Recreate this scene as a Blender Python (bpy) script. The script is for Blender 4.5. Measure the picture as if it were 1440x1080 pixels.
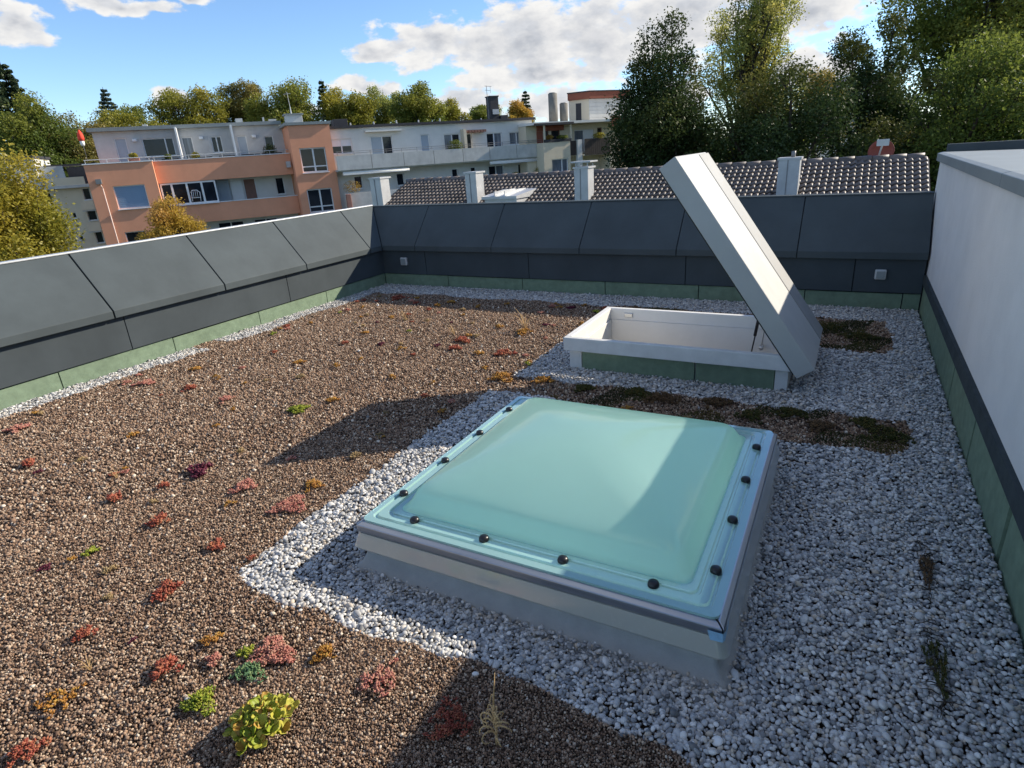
import bpy, bmesh, math, random
import numpy as np
from mathutils import Matrix, Vector
for o in list(bpy.data.objects): bpy.data.objects.remove(o)
S = bpy.context.scene
COL = S.collection
R = math.radians

# ------------------------------------------------------------------ camera
cd = bpy.data.cameras.new('camera'); cam = bpy.data.objects.new('camera', cd); COL.objects.link(cam)
cd.sensor_fit = 'HORIZONTAL'; cd.sensor_width = 36.0; cd.lens = 856.3 / 1440 * 36.0
cd.clip_start = 0.05; cd.clip_end = 6000
CR = ((0.8816, 0.46776, -0.06316), (-0.11433, 0.34146, 0.93292), (-0.45795, 0.81524, -0.35451))
m = Matrix.Identity(4)
for i in range(3):
    m[i][0] = CR[0][i]; m[i][1] = CR[1][i]; m[i][2] = -CR[2][i]
m[2][3] = 1.7
cam.matrix_world = m
S.camera = cam
S.render.resolution_x = 1024; S.render.resolution_y = 768

# ------------------------------------------------------------------ sun and sky
SUNV = Vector((1.21, 1.36, 1.0)).normalized()
SUN_EL = math.asin(SUNV.z); SUN_AZ = math.atan2(SUNV.x, SUNV.y)
sl = bpy.data.lights.new('sun', 'SUN'); sl.energy = 3.8; sl.angle = R(0.5); sl.color = (1.0, 0.90, 0.75)
so = bpy.data.objects.new('sun', sl); COL.objects.link(so)
so.rotation_euler = SUNV.to_track_quat('Z', 'Y').to_euler()

W = bpy.data.worlds.new('World'); S.world = W; W.use_nodes = True
nt = W.node_tree; nt.nodes.clear()
def wn(t, **k):
    n = nt.nodes.new(t)
    for a, b in k.items(): setattr(n, a, b)
    return n
def wm(op, a, b=None, c=None):
    n = wn('ShaderNodeMath', operation=op)
    for i, v in enumerate((a, b, c)):
        if v is None: continue
        if isinstance(v, (int, float)): n.inputs[i].default_value = v
        else: nt.links.new(v, n.inputs[i])
    return n.outputs[0]
def wv(op, a, b=None):
    n = wn('ShaderNodeVectorMath', operation=op)
    for i, v in enumerate((a, b)):
        if v is None: continue
        if isinstance(v, tuple): n.inputs[i].default_value = v
        else: nt.links.new(v, n.inputs[i])
    return n.outputs['Value'] if op == 'LENGTH' else n.outputs[0]
def wr(v, a, b, c=0.0, d=1.0):
    n = wn('ShaderNodeMapRange', interpolation_type='SMOOTHSTEP')
    nt.links.new(v, n.inputs[0])
    for i, x in enumerate((a, b, c, d)): n.inputs[i + 1].default_value = x
    return n.outputs[0]
def wmix(f, a, b):
    n = wn('ShaderNodeMix', data_type='RGBA')
    nt.links.new(f, n.inputs[0])
    for i, v in ((6, a), (7, b)):
        if isinstance(v, tuple): n.inputs[i].default_value = v + (1,)
        else: nt.links.new(v, n.inputs[i])
    return n.outputs[2]
sky = wn('ShaderNodeTexSky', sky_type='NISHITA', sun_disc=False, sun_elevation=SUN_EL, sun_rotation=SUN_AZ)
sky.altitude = 500; sky.air_density = 0.9; sky.dust_density = 0.0; sky.ozone_density = 4.5
W.cycles.sampling_method = 'MANUAL'; W.cycles.sample_map_resolution = 512
S.cycles.max_bounces = 5; S.cycles.diffuse_bounces = 3; S.cycles.glossy_bounces = 2; S.cycles.transmission_bounces = 4; S.cycles.transparent_max_bounces = 4
bg = wn('ShaderNodeBackground'); out = wn('ShaderNodeOutputWorld')
bg.inputs[1].default_value = 0.106
tc = wn('ShaderNodeTexCoord'); d = tc.outputs['Generated']
sp = wn('ShaderNodeSeparateXYZ'); nt.links.new(d, sp.inputs[0])
az = wm('DEGREES', wm('ARCTAN2', sp.outputs[0], sp.outputs[1])); el = wm('DEGREES', wm('ARCSINE', sp.outputs[2]))
cb = wn('ShaderNodeCombineXYZ'); nt.links.new(az, cb.inputs[0]); nt.links.new(el, cb.inputs[1])
# clouds live in azimuth / elevation; the noise is stretched sideways like real cumulus seen near the horizon
def wnoise(scale, detail, vec):
    n = wn('ShaderNodeTexNoise'); n.inputs['Scale'].default_value = scale; n.inputs['Detail'].default_value = detail
    n.inputs['Roughness'].default_value = 0.58; nt.links.new(vec, n.inputs['Vector']); return n
pv = wv('MULTIPLY', cb.outputs[0], (0.55, 1.0, 1.0))
warp = wnoise(0.5, 2, pv)
P = wv('ADD', cb.outputs[0], wv('MULTIPLY', wv('SUBTRACT', warp.outputs['Color'], (0.5, 0.5, 0.5)), (5.0, 2.2, 0)))
BLOBS = [(-34.0,8.9,5.0,1.9), (-27.6,8.3,6.6,3.0), (-20.5,8.4,6.6,2.9), (-38.6,8.4,3.4,0.9), (-13.5,8.7,6.2,2.9), (-5.5,8.5,6.0,2.0), (-24.5,5.9,8.0,1.0),
         (-40.1,5.9,2.8,0.75), (-31.5,4.1,4.6,1.1), (-23.5,3.5,6.4,1.5), (-54.6,5.7,1.3,0.6), (-63.0,10.2,2.1,1.4), (-56.4,11.3,3.0,0.6), (-51.8,11.8,1.3,0.4),
         (-4.5,4.3,4.2,1.7), (-14.0,3.2,3.6,1.6), (-46.3,4.4,4.0,0.6), (-17,13.5,12,2.6)]
rc = random.Random(4)
for k in range(11):                                    # unseen cumulus added over the rest of the sky, enlarged to whiten ambient light
    a = rc.uniform(15, 285); e = rc.uniform(8, 58)
    BLOBS.append((a if a <= 180 else a - 360, e, rc.uniform(9, 16) / max(0.4, math.cos(R(e))), rc.uniform(4, 9)))
BLOBS += [(60, 74, 55, 8), (-120, 68, 40, 8), (170, 60, 35, 9), (100, 40, 22, 8)]  # more unseen clouds, added high up to brighten what faces the zenith
acc = None
for (a, e, ra, re) in BLOBS:
    ln = wv('LENGTH', wv('MULTIPLY', wv('SUBTRACT', P, (a, e, 0)), (1 / ra, 1 / re, 0)))
    v = wm('SUBTRACT', 1.12, ln)
    acc = v if acc is None else wm('SMOOTH_MAX', acc, v, 0.25)
n1 = wnoise(0.62, 6, pv); n2 = wnoise(0.62, 4, wv('ADD', pv, (0.5, 0.6, 0)))
dens = wm('ADD', acc, wm('MULTIPLY', wm('SUBTRACT', n1.outputs['Fac'], 0.5), 2.4))
alpha = wr(dens, 0.02, 0.42)
relief = wm('MULTIPLY_ADD', wm('SUBTRACT', n1.outputs['Fac'], n2.outputs['Fac']), 2.6, 0.5)
core = wr(dens, 0.35, 1.30)
white = wmix(wr(relief, 0.1, 0.85), (3.5, 3.6, 3.8), (4.6, 4.55, 4.45))
grey = wmix(wr(relief, 0.0, 0.95), (2.0, 2.15, 2.45), (3.4, 3.45, 3.6))
ccol = wmix(core, white, grey)
fin = wmix(alpha, sky.outputs[0], ccol)
nt.links.new(fin, bg.inputs[0]); nt.links.new(bg.outputs[0], out.inputs[0])

# ------------------------------------------------------------------ exposure
S.view_settings.view_transform = 'Standard'; S.view_settings.look = 'None'
S.view_settings.exposure = 0.97; S.view_settings.gamma = 1.0
S.view_settings.use_curve_mapping = False

# ------------------------------------------------------------------ helpers
class MB:
    def __init__(s): s.v = []; s.f = []
    def add(s, vs, fs):
        o = len(s.v); s.v += [tuple(v) for v in vs]; s.f += [tuple(i + o for i in f) for f in fs]; return s
    def box(s, x0, x1, y0, y1, z0, z1):
        return s.add([(x0,y0,z0),(x1,y0,z0),(x1,y1,z0),(x0,y1,z0),(x0,y0,z1),(x1,y0,z1),(x1,y1,z1),(x0,y1,z1)],
                     [(0,3,2,1),(4,5,6,7),(0,1,5,4),(1,2,6,5),(2,3,7,6),(3,0,4,7)])
    def tube(s, p0, p1, r0, r1=None, n=8, cap=True):
        r1 = r0 if r1 is None else r1
        a, b = Vector(p0), Vector(p1); w = (b - a).normalized()
        q = w.orthogonal().normalized(); t = w.cross(q); vs = []
        for c, r in ((a, r0), (b, r1)):
            for i in range(n):
                g = 2 * math.pi * i / n; vs.append(c + q * (r * math.cos(g)) + t * (r * math.sin(g)))
        fs = [(i, (i + 1) % n, n + (i + 1) % n, n + i) for i in range(n)]
        if cap: fs += [tuple(range(n - 1, -1, -1)), tuple(range(n, 2 * n))]
        return s.add(vs, fs)
    def path(s, pts, rs, n=6):
        for i in range(len(pts) - 1): s.tube(pts[i], pts[i + 1], rs[i], rs[i + 1], n, cap=(i in (0, len(pts) - 2)))
        return s
    def loft(s, rings, close=True, cap0=True, cap1=True):
        n = len(rings[0]); vs = [v for r in rings for v in r]; fs = []
        for k in range(len(rings) - 1):
            for i in range(n if close else n - 1):
                j = (i + 1) % n; fs.append((k*n+i, k*n+j, (k+1)*n+j, (k+1)*n+i))
        if cap0: fs.append(tuple(range(n - 1, -1, -1)))
        if cap1: fs.append(tuple(range((len(rings)-1)*n, len(rings)*n)))
        return s.add(vs, fs)
    def prism(s, prof, e0, e1):
        """profile points mapped by two functions to the two ends"""
        return s.loft([[e0(*q) for q in prof], [e1(*q) for q in prof]])
    def build(s, name, mat, parent=None, smooth=False, bevel=0):
        me = bpy.data.meshes.new(name); me.from_pydata(s.v, [], s.f)
        bm = bmesh.new(); bm.from_mesh(me); bmesh.ops.recalc_face_normals(bm, faces=bm.faces)
        bm.to_mesh(me); bm.free()
        if smooth: me.polygons.foreach_set('use_smooth', [True] * len(me.polygons))
        me.materials.append(mat)
        o = bpy.data.objects.new(name, me); COL.objects.link(o)
        if parent is not None: o.parent = parent
        if bevel:
            b = o.modifiers.new('bevel', 'BEVEL'); b.width = bevel; b.segments = 2; b.limit_method = 'ANGLE'
        return o
def tag(o, label=None, cat=None, group=None, kind=None):
    if label: o['label'] = label
    if cat: o['category'] = cat
    if group: o['group'] = group
    if kind: o['kind'] = kind
    return o
def empty(name, loc=(0,0,0), rz=0.0):
    o = bpy.data.objects.new(name, None); COL.objects.link(o); o.location = loc; o.rotation_euler = (0, 0, rz)
    o.empty_display_size = 0.2
    return o
def box(name, mat, parent, *a, bevel=0): return MB().box(*a).build(name, mat, parent, bevel=bevel)

# ------------------------------------------------------------------ materials
def mat(name, col, rough=0.6, var=0.12, scale=6.0, bump=0.0, bscale=60.0, metal=0.0, spec=0.5, col2=None, stretch=(1,1,1), stain=0.0):
    M = bpy.data.materials.new(name); M.use_nodes = True; t = M.node_tree; B = t.nodes['Principled BSDF']
    B.inputs['Roughness'].default_value = rough; B.inputs['Metallic'].default_value = metal
    B.inputs['Specular IOR Level'].default_value = spec
    tcn = t.nodes.new('ShaderNodeTexCoord'); mp = t.nodes.new('ShaderNodeMapping'); mp.inputs['Scale'].default_value = stretch
    t.links.new(tcn.outputs['Object'], mp.inputs[0])
    n = t.nodes.new('ShaderNodeTexNoise'); n.inputs['Scale'].default_value = scale; n.inputs['Detail'].default_value = 7
    n.inputs['Roughness'].default_value = 0.65
    t.links.new(mp.outputs[0], n.inputs['Vector'])
    mx = t.nodes.new('ShaderNodeMix'); mx.data_type = 'RGBA'
    c2 = col2 or tuple(min(1, c * (1 + var)) for c in col); c1 = col if col2 else tuple(c * (1 - var) for c in col)
    mx.inputs[6].default_value = c1 + (1,); mx.inputs[7].default_value = c2 + (1,)
    mr = t.nodes.new('ShaderNodeMapRange'); mr.inputs[1].default_value = 0.32; mr.inputs[2].default_value = 0.68
    t.links.new(n.outputs['Fac'], mr.inputs[0]); t.links.new(mr.outputs[0], mx.inputs[0])
    res = mx.outputs[2]
    if stain:
        n3 = t.nodes.new('ShaderNodeTexNoise'); n3.inputs['Scale'].default_value = 2.2; n3.inputs['Detail'].default_value = 5
        mp3 = t.nodes.new('ShaderNodeMapping'); mp3.inputs['Scale'].default_value = (1, 1, 0.22)
        t.links.new(tcn.outputs['Object'], mp3.inputs[0]); t.links.new(mp3.outputs[0], n3.inputs['Vector'])
        m3 = t.nodes.new('ShaderNodeMapRange'); m3.inputs[1].default_value = 0.52; m3.inputs[2].default_value = 0.75; m3.inputs[4].default_value = stain
        t.links.new(n3.outputs['Fac'], m3.inputs[0])
        x3 = t.nodes.new('ShaderNodeMix'); x3.data_type = 'RGBA'; t.links.new(m3.outputs[0], x3.inputs[0])
        t.links.new(res, x3.inputs[6]); x3.inputs[7].default_value = tuple(c * 0.5 for c in col) + (1,); res = x3.outputs[2]
    t.links.new(res, B.inputs['Base Color'])
    if bump:
        n2 = t.nodes.new('ShaderNodeTexNoise'); n2.inputs['Scale'].default_value = bscale; n2.inputs['Detail'].default_value = 4
        t.links.new(mp.outputs[0], n2.inputs['Vector'])
        b = t.nodes.new('ShaderNodeBump'); b.inputs['Strength'].default_value = bump; b.inputs['Distance'].default_value = 0.02
        t.links.new(n2.outputs['Fac'], b.inputs['Height']); t.links.new(b.outputs[0], B.inputs['Normal'])
    return M
M = {}
M['slate'] = mat('slate_cladding', (0.066, 0.080, 0.085), 0.62, 0.14, 1.6, 0.07, 5, spec=0.15, stain=0.25)
M['slate_board'] = mat('slate_board', (0.056, 0.068, 0.075), 0.62, 0.14, 1.6, 0.07, 5, spec=0.15, stain=0.25)
M['felt'] = mat('green_felt', (0.19, 0.255, 0.175), 0.95, 0.16, 14, 0.35, 500, spec=0.2, stain=0.2)
M['felt_dark'] = mat('dark_bitumen', (0.05, 0.06, 0.062), 0.9, 0.2, 10, 0.3, 300, spec=0.2)
M['gap'] = mat('black_joint', (0.012, 0.013, 0.015), 0.9, 0.1)
M['alu'] = mat('aluminium_trim', (0.50, 0.51, 0.51), 0.45, 0.06, 10, metal=0.3)
M['capgrey'] = mat('zinc_capping', (0.22, 0.245, 0.245), 0.5, 0.09, 2.5, 0.03, 200, stain=0.08)
M['render'] = mat('white_render', (0.77, 0.735, 0.70), 0.85, 0.05, 3.0, 0.45, 220, spec=0.25, stain=0.13)
M['white'] = mat('white_coated', (0.72, 0.71, 0.68), 0.5, 0.04, 5, 0.04, 120, stain=0.06)
M['white_old'] = mat('white_weathered', (0.60, 0.60, 0.58), 0.6, 0.08, 9, 0.08, 90, stain=0.15)
M['curb'] = mat('grey_curb', (0.38, 0.375, 0.35), 0.8, 0.12, 9, 0.25, 180, stain=0.15)
M['rail'] = mat('brushed_rail', (0.42, 0.44, 0.48), 0.28, 0.12, 3, metal=0.9, stretch=(0.4, 0.4, 30))
M['black'] = mat('black_plastic', (0.012, 0.012, 0.014), 0.35, 0.1)
M['steel'] = mat('steel', (0.5, 0.51, 0.52), 0.35, 0.06, metal=0.8)
M['soilbase'] = mat('substrate_bed', (0.12, 0.082, 0.062), 0.95, 0.4, 60, 0.8, 150, spec=0.1)
M['gravelbase'] = mat('gravel_bed', (0.06, 0.06, 0.062), 0.95, 0.3, 60, 0.8, 100, spec=0.1)
M['grass'] = mat('grass_ground', (0.05, 0.075, 0.03), 0.95, 0.3, 0.2, spec=0.1)
def instmat(name, stops, rough, spec=0.4, bump=0.0):
    """per-stone colour from a ramp, picked by the instance's own random number"""
    Mx = bpy.data.materials.new(name); Mx.use_nodes = True; t = Mx.node_tree; B = t.nodes['Principled BSDF']
    oi = t.nodes.new('ShaderNodeAttribute'); oi.attribute_name = 'rnd'; r = t.nodes.new('ShaderNodeValToRGB'); t.links.new(oi.outputs['Fac'], r.inputs[0])
    e = r.color_ramp.elements
    while len(e) < len(stops): e.new(0.5)
    for i, (p_, c) in enumerate(stops): e[i].position = p_; e[i].color = c + (1,)
    r.color_ramp.interpolation = 'LINEAR'
    n = t.nodes.new('ShaderNodeTexNoise'); n.inputs['Scale'].default_value = 90.0; n.inputs['Detail'].default_value = 3
    tcn = t.nodes.new('ShaderNodeTexCoord'); t.links.new(tcn.outputs['Object'], n.inputs['Vector'])
    mr = t.nodes.new('ShaderNodeMapRange'); mr.inputs[3].default_value = 0.72; mr.inputs[4].default_value = 1.25
    t.links.new(n.outputs['Fac'], mr.inputs[0])
    mx = t.nodes.new('ShaderNodeVectorMath'); mx.operation = 'SCALE'
    t.links.new(r.outputs[0], mx.inputs[0]); t.links.new(mr.outputs[0], mx.inputs['Scale'])
    t.links.new(mx.outputs[0], B.inputs['Base Color'])
    B.inputs['Roughness'].default_value = rough; B.inputs['Specular IOR Level'].default_value = spec
    return Mx
M['pebble'] = instmat('pebble_stone', [(0, (0.13,0.13,0.13)), (0.12, (0.26,0.26,0.26)), (0.30, (0.42,0.415,0.405)), (0.5, (0.54,0.53,0.51)), (0.62, (0.63,0.605,0.565)), (0.70, (0.51,0.43,0.335)), (0.79, (0.29,0.30,0.32)), (0.91, (0.66,0.64,0.60)), (1.0, (0.77,0.75,0.71))], 0.55)
M['grain'] = instmat('clay_grain', [(0, (0.032,0.022,0.017)), (0.18, (0.125,0.078,0.052)), (0.38, (0.25,0.158,0.104)), (0.56, (0.35,0.228,0.15)), (0.68, (0.155,0.115,0.09)), (0.82, (0.41,0.295,0.205)), (0.95, (0.50,0.39,0.285)), (1.0, (0.66,0.58,0.47))], 0.9, 0.2)

# ------------------------------------------------------------------ setting
XL, YB, XR, Y0 = -5.975, 7.03, 0.704, -1.2          # inner faces of the roof's walls
GZ = -9.0
g = MB(); g.add([(-1500,-1500,GZ),(1500,-1500,GZ),(1500,1500,GZ),(-1500,1500,GZ)], [(0,1,2,3)])
tag(g.build('ground', M['grass']), kind='structure')
# the flat roof itself, with two real openings for skylight and hatch
deck = MB()
xs = [XL, -1.90, -1.74, -0.31, -0.29, XR + 0.05]; ys = [Y0, 1.80, 3.24, 4.47, 5.38, YB + 0.05]
for i in range(5):
    for j in range(5):
        if (j == 1 and i == 2) or (j == 3 and 1 <= i <= 3): continue
        deck.add([(xs[i],ys[j],-0.085),(xs[i+1],ys[j],-0.085),(xs[i+1],ys[j+1],-0.085),(xs[i],ys[j+1],-0.085)], [(0,1,2,3)])
dko = deck.build('roof_deck', M['soilbase']); tag(dko, kind='structure')

# ---- parapets. local frame: t along the wall, d outwards from the inner face, z up
LIP0, LIP1, TOPD = 0.498, 0.568, 0.378
def parapet(name, label, fn, t_lo, t_hi, mitre_lo, mitre_hi, slope_seams, board_seams, base_seams, ztop, wob):
    """fn(t,d,z)->world ; mitre_x = +1/-1/0 tells how the end follows d"""
    rr = random.Random(wob)
    root = empty(name, fn(0.5 * (t_lo + t_hi), 0, 0)); tag(root, label, 'parapet')
    bpy.context.view_layer.update()
    def put(mb, nm, mt, bevel=0):
        o = mb.build(nm, mt, None, bevel=bevel); o.parent = root; o.matrix_parent_inverse = root.matrix_world.inverted(); return o
    def ends(a, b, ma, mb_):
        return (lambda dd, z: fn(a + ma * dd, dd, z)), (lambda dd, z: fn(b + mb_ * dd, dd, z))
    core = [(-0.045, LIP0 + 0.01), (-0.045, LIP1 - 0.012), (TOPD, ztop - 0.04), (0.45, ztop - 0.04), (0.45, GZ), (0.05, GZ), (0.05, LIP0 + 0.01)]
    put(MB().prism(core, *ends(t_lo, t_hi, mitre_lo, mitre_hi)), 'core', M['gap'])
    def cuts(seams): 
        c = [t_lo] + [x for x in seams if t_lo < x < t_hi] + [t_hi]; return list(zip(c[:-1], c[1:]))
    for k, (a, b) in enumerate(cuts(slope_seams)):
        ma = mitre_lo if k == 0 else 0; mb_ = mitre_hi if b == t_hi else 0
        j = rr.uniform(-0.003, 0.003)
        prof = [(-0.078 + j, LIP0), (-0.078 + j, LIP1), (TOPD, ztop + j), (TOPD + 0.02, ztop - 0.03), (-0.062, LIP1 - 0.014), (-0.062, LIP0)]
        gp = 0.007 if mitre_lo == 0 else 0.004
        put(MB().prism(prof, *ends(a + gp, b - gp, ma, mb_)), 'sloped_panel', M['slate'], 0.004)
    for a, b in cuts(board_seams):
        put(MB().prism([(-0.018, 0.162), (-0.018, 0.494), (0.004, 0.494), (0.004, 0.162)], *ends(a + 0.004, b - 0.004, 0, 0)), 'board', M['slate_board'], 0.002)
    for a, b in cuts(base_seams):
        h = 0.150 + rr.uniform(-0.004, 0.006)
        put(MB().prism([(0.0, -0.05), (0.0, h), (0.02, h), (0.02, -0.05)], *ends(a + 0.005, b - 0.005, 0, 0)), 'base_strip', M['felt'])
    put(MB().prism([(0.02, -0.05), (0.02, 0.5), (0.05, 0.5), (0.05, -0.05)], *ends(t_lo, t_hi, 0, 0)), 'backing', M['gap'])
    put(MB().prism([(TOPD - 0.012, ztop - 0.004), (TOPD - 0.012, ztop + 0.010), (0.47, ztop + 0.010), (0.47, ztop - 0.06), (0.455, ztop - 0.06), (0.455, ztop - 0.004)], *ends(t_lo, t_hi, mitre_lo, mitre_hi)), 'coping', M['alu'] if mitre_lo == 0 else M['slate'], 0.003)
    return root
parapet('parapet_wall', 'sunlit grey clad parapet with sloping panels along the left roof edge', lambda t, dd, z: (XL - dd, t, z),
        Y0, YB, 0, 1, [-0.51, 0.69, 1.88, 3.09, 4.295, 5.49, 6.70], [-0.8, 1.2, 3.195, 5.193], [-0.73, 0.35, 1.44, 2.53, 3.62, 4.71, 5.81], 1.088, 1)
parapet('parapet_wall', 'shaded dark blue-grey parapet with sloping panels closing the far roof edge', lambda t, dd, z: (t, YB + dd, z),
        XL, XR - 0.002, -1, 0, [-5.32, -4.085, -2.85, -1.68, -0.44], [-5.2, -3.577, -1.58, 0.1], [-4.857, -3.69, -2.55, -1.43, -0.33, 0.55], 1.072, 2)

# ---- rendered wall on the right with zinc capping
rw = tag(empty('rendered_wall', (XR, 3, 0)), 'white rendered wall in shade rising along the right roof edge', 'wall'); bpy.context.view_layer.update()
def rput(mb, nm, mt, bevel=0):
    o = mb.build(nm, mt, None, bevel=bevel); o.parent = rw; o.matrix_parent_inverse = rw.matrix_world.inverted(); return o
rput(MB().box(XR + 0.012, XR + 2.6, Y0, 7.56, 0.335, 1.40), 'render', M['render'])
rput(MB().box(XR + 0.03, XR + 2.55, Y0, 7.50, GZ, 0.34), 'core', M['gap'])
rput(MB().box(XR - 0.012, XR + 0.02, Y0, YB - 0.03, 0.262, 0.350), 'flashing', M['felt_dark'])
bs = [Y0, -0.2, 0.85, 1.85, 2.76, 3.67, 4.55, 5.73, YB]
rr = random.Random(8)
for a, b in zip(bs[:-1], bs[1:]):
    # torn, overlapping felt: joint leans a little
    k0, k1 = rr.uniform(0.0, 0.03), rr.uniform(0.0, 0.02)
    j = rr.uniform(-0.003, 0.004)
    rput(MB().loft([[(XR + j, a + 0.020, -0.05), (XR + j, b - 0.016, -0.05), (XR + 0.028, b - 0.016, -0.05), (XR + 0.028, a + 0.020, -0.05)],
                    [(XR + j, a + 0.020 - k0, 0.258), (XR + j, b - 0.016 - k0, 0.258), (XR + 0.028, b - 0.016 - k0, 0.258), (XR + 0.028, a + 0.020 - k0, 0.258)]]), 'base_strip', M['felt'])
caps = [Y0, 1.35, 4.24, 7.60]
for a, b in zip(caps[:-1], caps[1:]):
    pr = [(XR - 0.018, 1.362), (XR - 0.018, 1.432), (XR + 0.02, 1.442), (XR + 1.05, 1.425), (XR + 1.05, 1.405), (XR + 0.0, 1.41), (XR - 0.006, 1.362)]
    rput(MB().prism(pr, lambda x, z: (x, a + 0.006, z), lambda x, z: (x, b - 0.006, z)), 'capping', M['capgrey'], 0.004)
rput(MB().box(XR + 0.06, XR + 1.02, 7.62, 7.70, 1.38, 1.51), 'upstand', M['slate_board'], 0.006)
rput(MB().box(XR + 1.06, XR + 2.6, Y0, 7.5, 1.36, 1.39), 'roof_felt', M['felt_dark'])

# ------------------------------------------------------------------ gravel and substrate
def vnoise(x, y, s, seed):
    """cheap smooth noise in [-1,1]"""
    rg = np.random.RandomState(seed); o = np.zeros_like(x)
    for k in range(5):
        a = rg.uniform(0, 2 * np.pi); f = s * rg.uniform(0.6, 1.9); ph = rg.uniform(0, 6.28)
        o += np.sin((x * np.cos(a) + y * np.sin(a)) * f + ph)
    return o / 2.6
def in_gravel(x, y):
    w = 0.035 * vnoise(x, y, 7.0, 3) + 0.018 * vnoise(x, y, 24.0, 5)
    left = x < -5.70 + w
    back = y > 6.50 + w
    sky_ = (x > -2.30 + w + 0.12 * np.clip(3.2 - y, 0, 2) * 0 ) & (y > 1.345 + w + 0.02 * vnoise(x, y, 3, 9)) & (y < 3.80 + w)
    hat = (x > -2.27 + w) & (y > 4.10 + w) & (y < 5.52 + w)
    low = (x > -0.14 + w + 0.10 * (1.35 - y)) & (y < 1.5)
    right = x > 0.42 + w
    # the bed tongue between skylight and hatch ends on a slant
    tongue = (y > 3.62 + w + 0.16 * np.clip(-x / 2.3, 0, 1)) & (y < 4.09 + w) & (x < 0.44 + w - 1.2 * np.clip(np.abs(y - 3.84) - 0.16, 0, 1))
    return (left | back | sky_ | hat | low | right) & ~tongue
def blocked(x, y):
    a = (x > -1.84) & (x < -0.20) & (y > 1.70) & (y < 3.34)
    b = (x > -1.93) & (x < -0.25) & (y > 4.425) & (y < 5.42)
    return a | b
def in_view(x, y, z=0.0, mg=0.22):
    Px = np.stack([x, y, np.full_like(x, z - 1.7)], 1) @ np.array(CR).T
    u = Px[:, 0] / np.maximum(Px[:, 2], 1e-3) * 856.3 / 720; v = Px[:, 1] / np.maximum(Px[:, 2], 1e-3) * 856.3 / 540
    return (Px[:, 2] > 0.1) & (np.abs(u) < 1 + mg) & (np.abs(v) < 1 + mg)
def ico(sub):
    bm = bmesh.new(); bmesh.ops.create_icosphere(bm, subdivisions=sub, radius=1.0)
    v = np.array([q.co[:] for q in bm.verts]); f = [[q.index for q in p_.verts] for p_ in bm.faces]; bm.free(); return v, f
def stone_shape(rg_, v0_, amp, flat, smooth):
    v = v0_.copy(); off = rg_.uniform(0, 50, 3)
    r = 1 + amp * (np.sin(v[:, 0] * 2.1 + off[0]) + np.sin(v[:, 1] * 2.6 + off[1]) * 0.8 + np.sin(v[:, 2] * 3.1 + v[:, 0] * 1.7 + off[2]) * 0.7)
    if not smooth: r *= rg_.uniform(0.74, 1.26, len(v))
    return v * r[:, None] * np.array([1.0, rg_.uniform(0.62, 0.92), rg_.uniform(*flat)])
def stone_obj(prefix, V, F, rnd, mt, smooth, c):
    me = bpy.data.meshes.new(prefix); me.vertices.add(len(V)); me.vertices.foreach_set('co', V.astype(np.float32).ravel()); m_ = len(F)
    me.loops.add(3 * m_); me.loops.foreach_set('vertex_index', F.astype(np.int32).ravel()); me.polygons.add(m_); me.polygons.foreach_set('loop_start', np.arange(0, 3 * m_, 3, dtype=np.int32))
    me.update(calc_edges=True)
    at_ = me.attributes.new('rnd', 'FLOAT', 'FACE'); at_.data.foreach_set('value', rnd.astype(np.float32))
    if smooth: me.polygons.foreach_set('use_smooth', [True] * m_)
    me.materials.append(mt); o = bpy.data.objects.new(prefix, me); c.objects.link(o)
def rotm(rx, ry, rz):
    cx, sx, cy, sy, cz, sz_ = np.cos(rx), np.sin(rx), np.cos(ry), np.sin(ry), np.cos(rz), np.sin(rz)
    return np.stack([np.stack([cz*cy, cz*sy*sx - sz_*cx, cz*sy*cx + sz_*sx], 1), np.stack([sz_*cy, sz_*sy*sx + cz*cx, sz_*sy*cx - cz*sx], 1), np.stack([-sy, cy*sx, cy*cx], 1)], 1)
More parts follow.
